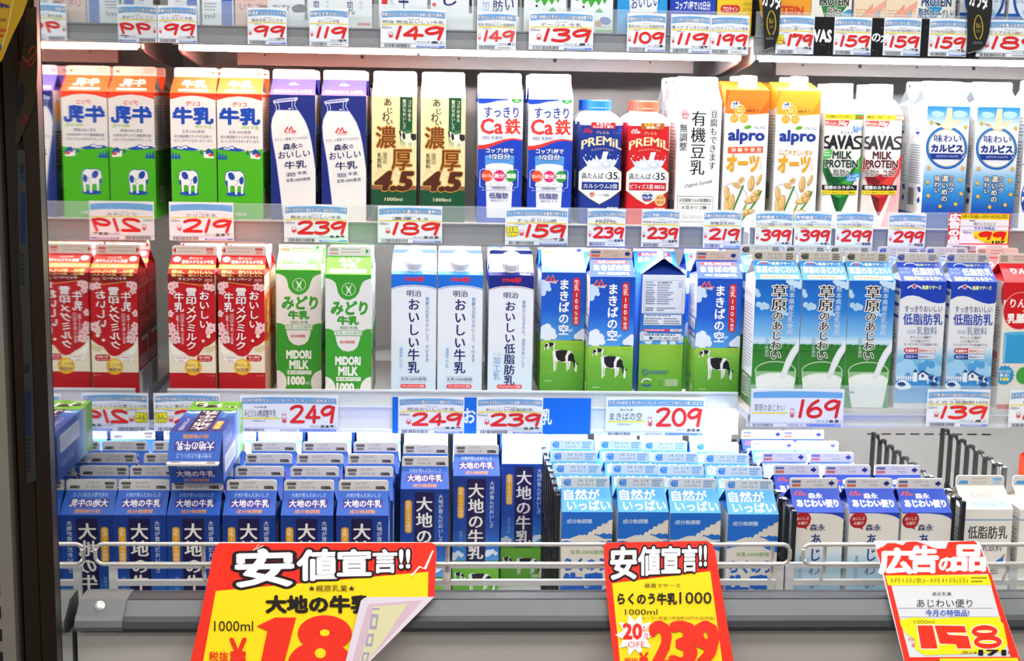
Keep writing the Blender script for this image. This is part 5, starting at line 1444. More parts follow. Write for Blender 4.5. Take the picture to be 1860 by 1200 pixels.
gap = at(1364, 60, 2.235).x
xe = XM + .010
S1, sp1 = shelf('topmost left shelf in the frame, lit from below by a pinkish white lamp strip', 'clear plastic guard along the topmost left shelf', xe + .012, gap - .004, 2.235, 1.541, 1.505, 1.505, 1.475, M_GREY, M_CLEAR, [(0, .42, M_LEDP), (.42, 1, M_LED)], led_z=1.4665, led_y=2.241)
S1b, sp1b = shelf('topmost right shelf in the frame, under the protein milk bottles', 'clear plastic guard along the topmost right shelf, behind the black banners', gap + .006, XR - .01, 2.235, at(1600, 25, 2.235).z, 1.505, 1.505, 1.475, M_GREY, M_CLEAR, M_LED, led_z=1.4665, led_y=2.241)
for sp, x0, x1 in ((sp1, xe + .012, gap - .004), (sp1b, gap + .006, XR - .01)):
    b = MB(); b.box(x0 + .075, x1 - .055, 2.40, 2.43, 1.449, 1.489)
    q = sp('cross_beam', b, M_BEAM)
    h = MB()
    for k in range(5):
        x = x0 + .12 + (x1 - x0 - .2) * (k / 4.3)
        h.lathe([(.0032 if k % 2 else .0018, 0), (.0032 if k % 2 else .0018, .0005)], 12, (x, 2.3995, 1.466), (0, 1, 0))
    part('beam_hole', h, M_DARK, q)['kind'] = 'stuff'
    for x in (x0 + .004, x1 - .008):
        b = MB(); b.extrude([(2.262, 1.488), (2.262, 1.468), (2.29, 1.462), (2.42, 1.449), (2.60, 1.444), (2.60, 1.488)], x, x + .004)
        sp('bracket', b, M_UNDER)
gap2 = at(1357, 400, 2.235).x
S2, sp2 = shelf('middle left shelf carrying the green cow cartons to the white soy carton', 'clear plastic guard in front of the green cow to white soy cartons', xe + .016, gap2 - .004, 2.235, 1.234, 1.207, 1.207, 1.171, M_GREY, M_CLEAR, M_LED, led_z=1.1735, led_y=2.247, thick=.010)
S2b, sp2b = shelf('middle right shelf carrying the oat drinks and the blue ring cartons', 'clear plastic guard in front of the oat drinks and blue ring cartons', gap2 + .006, XR - .01, 2.235, 1.234, 1.207, 1.207, 1.171, M_GREY, M_CLEAR, M_LED, led_z=1.1735, led_y=2.247, thick=.010)
Y3, Y3R = 2.12, 2.045
gap3 = at(1347, 740, Y3).x
gap3r = at(1357, 740, Y3R).x
z3 = [at(600, y, Y3).z for y in (708, 785)]
z3r = [at(1600, y, Y3R).z for y in (701, 752, 777)]
FL3, FL3R = .938, z3r[1]
S3, sp3 = shelf('lower left shelf with a frosted white front carrying the red cartons', 'frosted white guard at the feet of the red blossom to pasture cartons', xe + .012, gap3 - .004, Y3, z3[0], FL3, FL3, z3[1], M_PALEW, M_FROST, M_LED, depth=.38, led_z=z3[1] - .004, led_y=Y3 + .011, thick=.014)
S3b, sp3b = shelf('lower right shelf with clear front carrying the grassland cartons', 'clear plastic guard in front of the grassland and blue wave cartons', gap3r + .002, XR - .01, Y3R, z3r[0], z3r[1], FL3R, z3r[2], M_PALE, M_CLEAR, M_LED, depth=.38, led_z=z3r[2] - .004, led_y=Y3R + .011, thick=.012)

# ------------------------------------------------------------------ wire guards
def wire_guard(label, xa, xb, posts, left_round=True, right_round=True):
    Y = 1.722
    zt, zb = at(800, 988, Y).z, at(800, 1024, Y).z
    o = thing('wire_guard', label, 'wire guard', ((xa + xb) / 2, Y, zb))
    off = (-(xa + xb) / 2, -Y, -zb)
    b = MB()
    r = .010
    pts = []
    for cx, cz, a0 in ((xa + r, zt - r, 90), (xa + r, zb + r, 180), (xb - r, zb + r, 270), (xb - r, zt - r, 0)):
        for k in range(6):
            a = radians(a0 + 18 * k)
            pts.append((cx + r * cos(a), Y, cz + r * sin(a)))
    b.tube(pts, .0026, 10, closed=True)
    q = part('wire_loop', b, M_STEEL, o); q.location = off
    for x in posts:
        b = MB(); b.tube([(x, Y + .005, zt - .001), (x, Y + .005, zb - .012), (x, Y + .012, zb - .022), (x, Y + .014, .796)], .0026, 8)
        q = part('support_post', b, M_STEEL, o); q.location = off
    return o
Yf = 1.722
X = lambda px, y=1000, Y=Yf: at(px, y, Y).x
wire_guard('long chromed wire guard above the rail, from the mirror to the red seal cartons', X(173), X(1435), [X(368), X(813), X(1110), X(1405)])
wire_guard('right-hand chromed wire guard, behind the sign reading 158', X(1459), XR - .01, [X(1500), X(1835)])

def white_fence(label, xa, xb, posts, sheet=False):
    Y = 1.750
    zt, zb = at(800, 1026, Y).z, at(800, 1057, Y).z
    o = thing('white_fence', label, 'fence', ((xa + xb) / 2, Y, zb))
    off = (-(xa + xb) / 2, -Y, -zb)
    for z, n in ((zt, 'top_bar'), (zb, 'middle_bar')):
        b = MB(); b.box(xa, xb, Y - .003, Y + .003, z - .0035, z + .0035); q = part(n, b, M_WIREW, o); q.location = off
    for x in posts:
        b = MB(); b.box(x - .005, x + .005, Y - .0032, Y + .0032, .651, zt); q = part('post', b, M_WIREW, o); q.location = off
    b = MB(); b.box(xa, xb, Y + .0035, Y + .005, zt - .07, zt - .003)
    if sheet: q = part('clear_sheet', b, M_CLEAR, o); q.location = off
Xf = lambda px: at(px, 1040, 1.75).x
white_fence('white coated low fence behind the long wire guard', Xf(203), Xf(1420), [Xf(206), Xf(812), Xf(1416)])
white_fence('white coated low fence in front of the red seal cartons', Xf(1429), XR - .01, [Xf(1434), Xf(1840)], True)

# ------------------------------------------------------------------ black mesh dividers
def divider(label, x, y0, y1, zt, zb=.651):
    o = thing('mesh_divider', label, 'divider', (x, (y0 + y1) / 2, zb))
    off = (-x, -(y0 + y1) / 2, -zb)
    b = MB()
    n = max(2, int((y1 - y0) / .036))
    p = (y1 - y0) / n
    for i in range(n + 1):
        y = y0 + p * i
        b.box(x - .003, x + .003, y - .0032, y + .0032, zb, zt - (.004 if i % n else 0))
    for i in range(n):
        y = y0 + p * (i + .5)
        z = zt - .016
        while z > zb + .02:
            pts = [(x, y + (p / 2 - .001) * cos(a), z + .014 * sin(a)) for a in [pi * k / 8 for k in range(9)]]
            b.tube(pts, .0024, 6)
            pts = [(x, y + (p / 2 - .001) * cos(a), z - .062 + .014 * sin(a)) for a in [pi + pi * k / 8 for k in range(9)]]
            b.tube(pts, .0024, 6)
            z -= .09
        b.box(x - .003, x + .003, y - .006, y + .006, zt - .003, zt + .001)
    q = part('lattice', b, M_BLACK, o); q.location = off
    b = MB(); b.box(x - .003, x + .003, y0 - .003, y1 + .003, zb, zb + .003); q = part('foot_strip', b, M_BLACK, o); q.location = off
XD1, XD2, XD3, XD4 = .1692, at(1429, 930, 1.86).x, at(1736, 930, 1.885).x, .84
divider('black mesh divider between the blue brush-lettered cartons and the smoking mountain cartons', XD1, 1.88, 2.46, .868)
divider('black mesh divider between the smoking mountain cartons and the red seal cartons', XD2, 1.82, 2.46, .864)
divider('black mesh divider right of the red seal cartons, running back to the well wall', XD3, 1.86, 2.27, .866)
divider('black mesh divider at the far right, behind the plain white cartons', XD4, 2.0, 2.26, .878)

# ------------------------------------------------------------------ things beside the case
u = thing('perforated_upright', 'grey perforated shelving upright left of the dark gap', 'shelving upright', (at(30, 1198, 1.56).x - .032, 1.56, 0))
b = MB(); b.box(-.035, .032, 0, .03, 0, 2.02)
part('post', b, M_PERF, u)
b = MB()
for i in range(62):
    for x in (-.002, .014):
        b.box(x - .003, x + .003, -.0006, 0, .30 + i * .027, .314 + i * .027)
q = part('slot', b, M_DARK, u); q['kind'] = 'stuff'
# ------------------------------------------------------------------ price cards
def card(name, label, cat, Y, x0, y0, x1, y1, thick=.0006, group=None, base='#e9ebee'):
    ym, xm = (y0 + y1) / 2, (x0 + x1) / 2
    w = at(x1, ym, Y).x - at(x0, ym, Y).x
    h = at(xm, y0, Y).z - at(xm, y1, Y).z
    p = at(xm, y1, Y)
    mb = MB(); mb.box(-w / 2, w / 2, 0, thick, 0, h, base)
    A = Art(mb, (-w / 2, 0, h), (1, 0, 0), (0, 0, -1), (0, -1, 0), x0, y0, w * 1000 / (x1 - x0), h * 1000 / (y1 - y0), w * 1000, h * 1000)
    def fin(m=M_PAPER):
        o = obj(name, mb.mesh(name, m), None, p)
        tag(o, label, cat, group)
        return o
    return A, fin

RED, INK = '#d5302c', '#3f4148'
def price_tag(Y, x0, y0, x1, y1, band, maker, name, ml, price, tax, label, off=None, wide=False, blue=True, red=RED, code=None):
    A, fin = card('price_tag', label, 'price tag', Y, x0, y0, x1, y1, group='shelf price cards')
    w, h = x1 - x0, y1 - y0
    X = lambda t: x0 + w * t
    Yy = lambda t: y0 + h * t
    A.poly([(X(.02), Yy(.085)), (X(.2), Yy(.06)), (X(.5), Yy(.045)), (X(.8), Yy(.06)), (X(.985), Yy(.085)), (X(.985), Yy(.245)), (X(.8), Yy(.215)), (X(.5), Yy(.205)), (X(.2), Yy(.22)), (X(.02), Yy(.25))] if not wide else
           [(X(.02), Yy(.09)), (X(.3), Yy(.06)), (X(.7), Yy(.065)), (X(.98), Yy(.09)), (X(.98), Yy(.24)), (X(.6), Yy(.23)), (X(.3), Yy(.24)), (X(.02), Yy(.25))], '#79b0de')
    if band:
        b1 = .10
        A.T(band, X(.03), Yy(b1), X(.975), Yy(b1 + .1), '#f4f6f8', b=.02, o=('#38507a', .075))
    ylw = '#ead82a'
    if not wide:
        A.lines(X(.42), Yy(.262), X(.6), Yy(.284), 1, '#6b6f76', .9) if maker == '-' else A.T(maker, X(.42), Yy(.26), X(.6), Yy(.286), '#6b6f76')
        n = len(name)
        half = min(.47, .04 * n + .04)
        A.T(name, X(.5 - half), Yy(.298), X(.5 + half), Yy(.385), INK)
        A.stroke([(X(.02), Yy(.412)), (X(.3), Yy(.40)), (X(.6), Yy(.398)), (X(.985), Yy(.415))], h * .026, ylw, cap=False)
        narrow = w / h < 1.25
        if off:
            A.T(off, X(.02), Yy(.52), X(.2), Yy(.65), '#ece22e', b=.06, o=('#6a5a10', .06)); A.T('OFF', X(.03), Yy(.68), X(.2), Yy(.77), '#ece22e', b=.06, o=('#6a5a10', .06)) if not narrow else A.T('OFF', X(.02), Yy(.68), X(.18), Yy(.75), '#ece22e', b=.06, o=('#6a5a10', .06))
        if ml:
            q = (X(.02), Yy(.455), X(.165), Yy(.52)) if not narrow and not off else (X(.16), Yy(.43), X(.34), Yy(.462))
            A.T(ml, *q, '#55585e')
        lx = .03 if narrow else .12
        if off: lx = .225 if not narrow else .18
        A.T('税抜', X(lx), Yy(.59), X(lx + .07), Yy(.62), '#c86a64')
        A.T('¥', X(lx - .005), Yy(.645), X(lx + .08), Yy(.755), red, b=.01)
        px = (.14 if narrow else .2) if not off else (.3 if not narrow else .28)
        digits(A, price, X(px), Yy(.475 if narrow else .43), X(.98), Yy(.80), red, h * (.07 if narrow else .078), .18 if narrow else .14, lean=w * .01)
        A.T('(税込¥', X(.54), Yy(.822), X(.7), Yy(.862), '#5f6268'); digits(A, tax, X(.71), Yy(.812), X(.95), Yy(.87), INK, h * .017, .25); A.T(')', X(.96), Yy(.822), X(.975), Yy(.865), '#5f6268')
        A.rect(X(0), Yy(.882), X(1), Yy(.89), '#7fb0cc')
        A.bars(X(.06), Yy(.90), X(.47), Yy(.985), '#55565c', 22)
        if blue: A.rect(X(.55), Yy(.935), X(.985), Yy(.98), '#6a86c8'); A.lines(X(.58), Yy(.94), X(.95), Yy(.975), 1, '#c9d4ee', .8)
        else: A.lines(X(.55), Yy(.93), X(.9), Yy(.97), 2, '#9a9ca2', .6)
    else:
        if maker: A.T(maker, X(.14), Yy(.305), X(.27), Yy(.36), '#5a5d64')
        A.T(name, X(.04), Yy(.40), X(.365), Yy(.60), INK)
        A.stroke([(X(.02), Yy(.64)), (X(.4), Yy(.635))], h * .035, ylw, cap=False)
        if ml: A.T(ml, X(.12), Yy(.68), X(.25), Yy(.735), '#6a6d74')
        A.T('税抜', X(.42), Yy(.50), X(.47), Yy(.57), '#c84a48'); A.T('¥', X(.42), Yy(.61), X(.475), Yy(.77), red, b=.01)
        digits(A, price, X(.5), Yy(.265), X(.975), Yy(.775), red, h * .085, .2)
        A.T('(税込¥', X(.71), Yy(.82), X(.80), Yy(.875), '#5f6268'); digits(A, tax, X(.815), Yy(.81), X(.955), Yy(.88), INK, h * .02, .3); A.T(')', X(.965), Yy(.82), X(.975), Yy(.875), '#5f6268')
        A.rect(X(0), Yy(.892), X(1), Yy(.90), '#7f9ccc')
        A.bars(X(.03), Yy(.915), X(.25), Yy(.985), '#5a5b66', 18)
        if code: A.T(code, X(.4), Yy(.925), X(.57), Yy(.98), '#70747e')
        A.rect(X(.6), Yy(.92), X(.98), Yy(.985), '#8aa0dc'); A.lines(X(.64), Yy(.93), X(.95), Yy(.98), 1, '#6a80c4', .8)
    return fin()

YT = 2.2334
T = price_tag
T(YT, 287, 10, 358, 78, '新鮮な生乳からつくった牛乳', '-', 'ミニ コップ 牛乳', '200ml', '99', '107', 'price card reading 99 on the top shelf, nearest the mirrored panel')
T(YT, 450, 14, 521, 81, '味濃厚 コンクライク牛乳', '森永乳業', '森永牛乳 プリズマ', '200ml', '99', '107', 'price card reading 99 and 107, second from the mirrored panel on the top shelf')
T(YT, 562, 15, 633, 84, '新鮮な生乳のおいしさ', '明治', 'おいしい牛乳', '200ml', '119', '129', 'price card reading 119 and 129 below the small white cartons, near the left', blue=False)
T(YT, 691, 16, 810, 87, '新鮮さとパックへのこだわり 新鮮な香りの美味さ', '明治', '明治 明治おいしい牛乳', '450ml', '149', '161', 'wide price card reading 149 and 450 millilitres on the top shelf')
T(YT, 866, 22, 937, 90, '生乳のおいしさ低脂肪 新鮮さ', '明治', '明治 明治おいしい低脂肪乳', '450ml', '149', '161', 'narrow price card reading 149 left of the wide 139 card', blue=False, red='#dc5a54')
T(YT, 960, 21, 1077, 91, '農場・新鮮な生乳からつくった成分無調整牛乳', '南日本酪農', 'デーリィ 牛乳', '500ml', '139', '151', 'wide price card reading 139 under the cartons with green splashes')
T(YT, 1138, 24, 1208, 94, '低脂肪なのにおいしいコクのある味わい', '森永乳業', '森永のおいしい低脂肪牛乳', '500ml', '109', '118', 'price card reading 109 under the light blue carton on the top shelf')
T(YT, 1217, 26, 1288.5, 96, 'コップ1杯で1/2日分の栄養素が摂れます', '雪印メグミルク', '雪メグ すっきりCa鉄', '500ml', '119', '129', 'price card reading 119 under the small blue and red carton')
T(YT, 1289, 28, 1359, 98, '1日分のカルシウムとたんぱく質', '森永乳業', 'inプロテイン ミルク風味', '200ml', '199', '215', 'price card reading 199 and 215 under the yellow carton', blue=False)
T(YT, 1408, 28, 1477, 98, '香り豊かなフルーツミックス', '明治', 'ザバスミルクプロテイン 脂肪0 フルーツミックス風味', '430ml', '179', '194', 'price card reading 179 with a yellow 20 off mark', off='20%', blue=False)
T(YT, 1513, 31, 1581, 99.5, '理想のカラダへ 高たんぱく', '明治', 'ザバスMILK PROTEIN マスカット 脂肪0', '430ml', '159', '172', 'price card reading 159 right of the white letters on the black strip')
T(YT, 1603, 32, 1670.5, 101, '理想のカラダへ 高たんぱく', '明治', 'ザバスMILK PROTEIN 脂肪0ココア味', '430ml', '159', '172', 'middle one of the three price cards reading 159')
T(YT, 1685, 34, 1754.5, 102.5, '理想のカラダへ 高たんぱく', '明治', 'ザバスMILK PROTEIN 脂肪0ヨーグルト味', '430ml', '159', '172', 'price card reading 159 just left of the black hanging banner')
T(YT, 1772, 36, 1892, 104, '腸内バランスを整える特定保健用食品', '明治', 'ブルガリアのむLB81プレーン', '450ml', '189', '205', 'wide price card reading 189 at the right end of the top shelf', blue=False)

T(YT, 308, 367, 425, 437, '', '江崎グリコ', 'グリコ牛乳', '1000ml', '219', '237', 'wide price card reading 219 under the green cow cartons')
T(YT, 516, 371, 632.5, 440, '味わいまろやか、後味すっきり。森永のおいしい牛乳', '森永乳業', '森永のおいしい牛乳', '1000ml', '239', '259', 'wide price card reading 239 under the navy bottle-print cartons')
T(YT, 686, 374, 803, 441, 'しっかりとした濃い味わい!濃厚4.5!', '雪印メグミルク', '濃厚 4.5', '1000ml', '189', '205', 'wide price card reading 189 under the cream and brown cartons')
T(YT, 917, 377.5, 1031, 445, 'コップ1杯で1/2日分の5つの栄養素が摂れます', '雪印メグミルク', 'すっきりCa鉄', '1000ml', '159', '172', 'wide price card reading 159 with a yellow 31 percent mark', off='31%')
T(YT, 1066, 379, 1135, 447, '高たんぱく カルシウム2倍配合の低脂肪', '森永乳業', 'PREMiL', '720ml', '239', '259', 'price card reading 239 under the blue screw-cap bottle', blue=False)
T(YT, 1164, 380, 1233, 448.5, '高たんぱく 食物繊維とビフィズス菌の低脂肪', '森永乳業', 'PREMiL Powered by ビヒダス', '720ml', '239', '259', 'price card reading 239 under the red screw-cap bottle', blue=False)
T(YT, 1276, 382, 1345, 450, '有機大豆使用 成分無調整豆乳', '丸和', '有機豆乳900', '900ml', '219', '227', 'price card reading 219 and 227 under the white soy carton')
T(YT, 1370, 384, 1438, 452, '食物繊維たっぷり', '-', 'アルプロたっぷり食物繊維 オーツミルク砂糖不使用', '1000ml', '399', '431', 'left one of two price cards reading 399, under the orange oat carton')
T(YT, 1441, 384.5, 1508.5, 452.5, '食物繊維たっぷり', '-', 'アルプロたっぷり食物繊維 オーツミルクやさしい甘み', '1000ml', '399', '431', 'right one of two price cards reading 399, under the yellow oat carton', blue=False)
T(YT, 1516, 385, 1584, 453, '理想のカラダへ 脂肪0 さっぱり マスカット風味', '明治', 'ザバスMILK PROTEIN 脂肪0 マスカット', '430ml', '299', '323', 'price card reading 299 under the green and black protein bottle')
T(YT, 1611, 387, 1679, 454.5, '理想のカラダへ 脂肪0 しっかり ココア風味', '明治', 'ザバスMILK PROTEIN 脂肪0 ココア味', '430ml', '299', '323', 'price card reading 299 right of the red protein bottle, beside the advertised special card')

A, fin = card('price_tag', 'red and yellow advertised special card reading 99', 'price tag', YT, 1719, 387, 1831, 455, group='shelf price cards')
A.rect(1719, 387, 1832, 444, '#d8382e'); A.rect(1741, 388.5, 1829, 442, '#eceef0'); A.rect(1741, 388.5, 1829, 398.5, '#f0d822')
A.V('広告の品', 1720, 388, 1741, 443, '#f6f2ee', b=.07, o=('#d8382e', .03)); A.T('3月1日(金)~3月31日(日)', 1743, 390, 1813, 397, '#4a401c', b=.01); A.lines(1815, 390, 1827, 397, 2, '#4a401c')
A.lines(1757, 399.5, 1768, 402, 1, '#6a6a6e', .9); A.T('味わいカルピス', 1765, 403, 1805, 409, INK); A.rect(1742, 410, 1828, 410.6, '#9a9aa0'); A.T('今月の特価品!', 1766, 411.5, 1805, 417, '#2f55b8', b=.01); A.rect(1742, 418, 1828, 418.6, '#9a9aa0')
A.poly([(1766, 420), (1828, 419), (1829, 440), (1790, 441), (1778, 436), (1766, 430)], '#f0dc20'); A.T('900ml', 1747, 420, 1762, 424, INK); A.T('税抜', 1768, 426, 1773, 428, RED); A.T('¥', 1768, 429, 1773, 434, RED)
digits(A, '99', 1774, 419.5, 1827, 436, '#d3281e', 5.2, .16); A.T('(税込¥', 1786, 437.5, 1797, 440.5, INK); A.T('107', 1801, 436.8, 1823, 441.5, '#1a1a1c', b=.05)
A.bars(1728, 446.5, 1772, 454, '#55565c', 24); A.lines(1792, 447, 1820, 450, 1, '#8a8c92'); fin()

Y3T, Y3RT = Y3 - .0016, Y3R - .0016
T(Y3T, 280, 714, 400, 783, '新鮮な生乳の本来のおいしさをまもったおいしい牛乳', '雪印メグミルク', 'おいしい雪印メグミルク牛乳', '1000ml', '219', '237', 'wide 219 price card with yellow 29 percent mark, half hidden by the lying carton', off='29%')
T(Y3T, 437, 717, 615, 784, '九州の自然なおいしさをパックにキュッと詰めました!', '九州乳業', 'みどり3.6無調整牛乳', '1000ml', '249', '269', 'extra wide price card reading 249 under the green and white cartons', wide=True, code='4901696004 833')
T(Y3T, 865, 721, 985.5, 788, 'さわやかな生乳のおいしさを 新鮮にたのしむ低脂肪', '明治', 'おいしい低脂肪乳', '900ml', '239', '259', 'wide price card reading 239 on the blue strip, under the navy cap carton')
T(Y3T, 723, 720, 843, 787, 'ナチュラルテイスト製法でつくった新鮮なおいしさ 牛乳', '明治', '明治おいしい牛乳', '900ml', '249', '269', 'wide price card reading 249 on the blue strip, under the blue cap cartons')
T(Y3T, 1099, 721, 1280, 791, '生乳100%使用 生乳の持つコクとすっきりとした味わいが楽しめます。', '森永乳業', 'まきばの空', '1000ml', '209', '226', 'extra wide price card reading 209 under the sky and pasture cartons', wide=True, code='4902720108 876')
T(Y3RT, 1362, 706, 1531, 775, '', '', '草原のあじわい', '', '169', '183', 'extra wide price card reading 169 under the grassland cartons', wide=True, code='4908693902 704')
T(Y3RT, 1681, 707, 1795, 774.5, 'すっきり軽い飲みやすさ 脂肪分80%カロリー45%カットの低脂肪', '酪農マザーズ', 'らくのう低脂肪1000', '1000ml', '139', '151', 'wide price card reading 139 under the blue wave farm cartons')
T(Y3RT, 1830, 708, 1944, 776, '生きたまま腸に届く乳酸菌を配合しました', '-', 'りんご乳酸菌', '1000ml', '199', '215', 'price card cut by the right edge, under the red apple carton')

A, fin = card('blue_strip_card', 'plain blue card strip with white letters behind two price cards', 'card', Y3 - .0008, 713, 722, 1073, 788, base='#1272d0')
A.T('お', 842, 742, 863, 768, '#e6eef6', b=.03); A.T('い', 867, 746, 883, 766, '#e6eef6', b=.03); A.T('しい牛', 890, 742, 978, 768, '#e6eef6', b=.03); A.T('乳', 984, 742, 1002, 770, '#e6eef6', b=.03); fin()
A, fin = card('black_strip_card', 'black card strip with white letters along the top right shelf', 'card', 2.2342, 1440, 33, 1779, 103, base='#17161c')
A.T('SA', 1440, 56, 1476, 77, '#eeeef0', b=.05); A.T('VAS', 1476, 57, 1508, 78, '#eeeef0', b=.05); A.T('の', 1582, 61, 1597, 76, '#eeeef0', b=.03); A.T('カ', 1598, 62, 1612, 77, '#eeeef0', b=.03)
for i in range(60):
    A.ell(random.uniform(1478, 1770), random.uniform(44, 100), .7, .7, random.choice(('#6a6a78', '#b8b8c4', '#5a3a4a')), 6)
fin()

# ------------------------------------------------------------------ black hanging banners of the top right shelf
def banner(label, pts, cx, cy, Yp, word):
    o_ = at(cx, 0, Yp)
    mb = MB()
    def fn(x, y):
        q = at(x, y, Yp)
        return (q.x - o_.x) * 1000, (o_.z - q.z) * 1000
    A = Art(mb, (0, 0, 0), (1, 0, 0), (0, 0, -1), (0, -1, 0), fn=fn)
    f = [A.p(*q) for q in pts]
    n = len(f)
    mb.add(f + [p + Vector((0, .0008, 0)) for p in f], [tuple(t) for t in tessellate_polygon([[Vector((a, b_, 0)) for a, b_ in pts]])] + [(i, (i + 1) % n, n + (i + 1) % n, n + i) for i in range(n)], lin('#2c2c2b'))
    A.T(word, cx - 16, -14, cx + 18, 14, '#f0f0f0', b=.05, sl=.25)
    for k in range(22):
        a = radians(115 + 310 * k / 21)
        A.ell(cx + 7.5 * cos(a) * 1.0, cy + 22 * sin(a) * -1 * -1, 1.3, 1.0, '#c9b02e', 8, a)
    for q in (-1, 1):
        A.stroke([(cx + q * 2, cy + 21), (cx + q * 6.5, cy + 12), (cx + q * 8, cy), (cx + q * 6, cy - 14), (cx + q * 3, cy - 20)], 1.3, '#c9b02e', smooth=True)
    A.T('No.1', cx - 4, cy - 9, cx + 4, cy + 1, '#c9b02e'); A.lines(cx - 4, cy + 4, cx + 4, cy + 10, 3, '#8a7a2a', .6)
    A.lines(cx - 10, cy + 26, cx + 9, cy + 31, 2, '#9a9a9a', .4)
    A.stroke([pts[-1], pts[-2]], .8, '#c9c9c4')
    ob = obj('hanging_banner', mb.mesh('hanging_banner', M_GLOSS), None, o_)
    tag(ob, label, 'banner')
banner('black hanging banner with a gold laurel, beside the orange protein carton', [(1383, -30), (1420, -30), (1417, 20), (1415, 60), (1409, 80), (1402, 86), (1389, 91)], 1401, 42, 2.228, 'カラダ')
banner('black hanging banner with a gold laurel, covering the white and blue yoghurt carton', [(1757, -30), (1804, -30), (1802, 20), (1797, 60), (1790, 82), (1780, 91), (1757, 97)], 1777, 50, 2.228, 'カラダ')

# ------------------------------------------------------------------ the three big offer signs leaning on the rail
D_ = Vector((0, -1, -.70)).normalized()
N_ = Vector((0, D_.z, -D_.y)); N_ = -N_ if N_.z < 0 else N_
P_ = Vector((0, 1.7085, .8525))
class Sign:
    def __init__(s, outline, base, lift=0.0):
        s.O = on_plane(*outline[0], P_ + N_ * lift, N_)
        s.mb = MB()
        P2 = P_ + N_ * lift
        def fn(x, y):
            p = on_plane(x, y, P2, N_) - s.O
            return p.x * 1000, p.dot(D_) * 1000
        s.A = Art(s.mb, (0, 0, 0), (1, 0, 0), D_, N_, fn=fn)
        f = [s.A.p(*q) for q in outline]
        n = len(f)
        t = [tuple(q) for q in tessellate_polygon([[Vector((a, b_, 0)) for a, b_ in outline]])]
        s.mb.add(f + [p - N_ * .0007 for p in f], t + [tuple(i + n for i in q) for q in t] + [(i, (i + 1) % n, n + (i + 1) % n, n + i) for i in range(n)], lin(base))
        s.A.l += 1

    def done(s, label, name='offer_sign'):
        o = obj(name, s.mb.mesh(name, M_SIGN), None, s.O)
        return tag(o, label, 'sign', 'large offer signs on the rail')
def bigword(A, boxes, oc='#2a1216'):
    for ch, q in boxes:
        for k in (0, 1):
            A.T(ch, *q, oc if k == 0 else '#e4e2e4', b=.10 if k == 0 else .035, sl=-.02)
OR, YE = '#dc3620', '#ecd018'
s = Sign([(398, 986), (391, 992), (386, 1010), (366, 1110), (345, 1205), (338, 1240), (633, 1240), (673, 1200), (789, 1084), (793, 1000), (790, 988), (784, 985)], OR)
A = s.A
A.poly([(392, 1073), (778, 1038), (777, 1096), (673, 1200), (634, 1239), (362, 1239)], YE)
bigword(A, (('安', (430, 998, 531, 1064)), ('値', (541, 999, 612, 1053)), ('宣', (614, 999, 673, 1045)), ('言', (678, 999, 721, 1040)), ('!!', (726, 999, 744, 1032))))
A.T('★梶原乳業★', 560, 1063, 645, 1075, '#3a2c14'); A.T('大地の牛乳', 484, 1083, 674, 1113, '#221a10', b=.055)
A.T('1000ml', 389, 1128, 460, 1147, '#33280f'); A.poly([(466, 1138), (500, 1122), (538, 1122), (507, 1240), (466, 1240), (486, 1146)], OR); A.ring(590, 1151, 31, 15, 36, OR, n=30); A.ring(582, 1206, 40, 22, 38, OR, n=30); A.ell(590, 1150, 9, 6, YE); A.ell(582, 1187, 10, 9, YE)
A.T('税抜', 380, 1184, 415, 1202, OR, b=.02); A.T('¥', 418, 1161, 447, 1212, OR, b=.03)
A.stroke([(748, 1046), (762, 1030), (772, 1034), (786, 1002)], 3, '#f4dcd6'); A.stroke([(470, 990), (460, 1000), (478, 992)], 2, '#f0b8ae')
so = s.done('red and yellow offer sign with a folded corner, leftmost on the rail')
# folded-over corner: one flat flap turned up about the fold line
mb = MB()
fa, fb = on_plane(789, 1084, P_, N_), on_plane(633, 1240, P_, N_)
fd = (fb - fa).normalized()
def flap(x, y, up=0.0):
    q = on_plane(x, y, P_, N_)
    d = ((q - fa) - fd * (q - fa).dot(fd)).length
    return q + N_ * (.0006 + .13 * d + up) - so.location
fold = [(789, 1084), (669, 1091), (662, 1093), (656, 1098), (629, 1200), (616, 1240), (633, 1240)]
pts = [flap(*q) for q in fold]
n = len(pts)
mb.add(pts + [p - N_ * .0004 for p in pts], [tuple(range(n)), tuple(range(n, 2 * n))] + [(i, (i + 1) % n, n + (i + 1) % n, n + i) for i in range(n)], lin('#d6ccd4'))
def flpoly(q, col, k=1):
    t = tessellate_polygon([[Vector((a, b_, 0)) for a, b_ in q]])
    mb.add([flap(x, y, .0001 * k) for x, y in q], [tuple(f) for f in t], lin(col))
flpoly([(768, 1091), (669, 1103), (657, 1142), (634, 1226), (640, 1230), (690, 1178)], '#cdb2bd', 1)
flpoly([(740, 1099), (678, 1107), (671, 1142), (648, 1222), (690, 1174)], '#d2cca4', 2)
for q in ([(675, 1120), (688, 1120), (684, 1146), (671, 1146)], [(668, 1154), (680, 1154), (676, 1176), (663, 1176)], [(660, 1186), (672, 1186), (666, 1204), (655, 1206)]):
    flpoly(q, '#a49bb0', 3)
    c_ = (sum(a for a, b_ in q) / 4, sum(b_ for a, b_ in q) / 4)
    flpoly([(c_[0] + (a - c_[0]) * .5, c_[1] + (b_ - c_[1]) * .55) for a, b_ in q], '#d2cca4', 4)
flpoly([(676, 1110), (690, 1109), (690, 1112), (676, 1113)], '#a49bb0', 3)
obj('folded_corner', mb.mesh('folded_corner', M_SIGN), so, None, 'folded-over pale back of the sign')

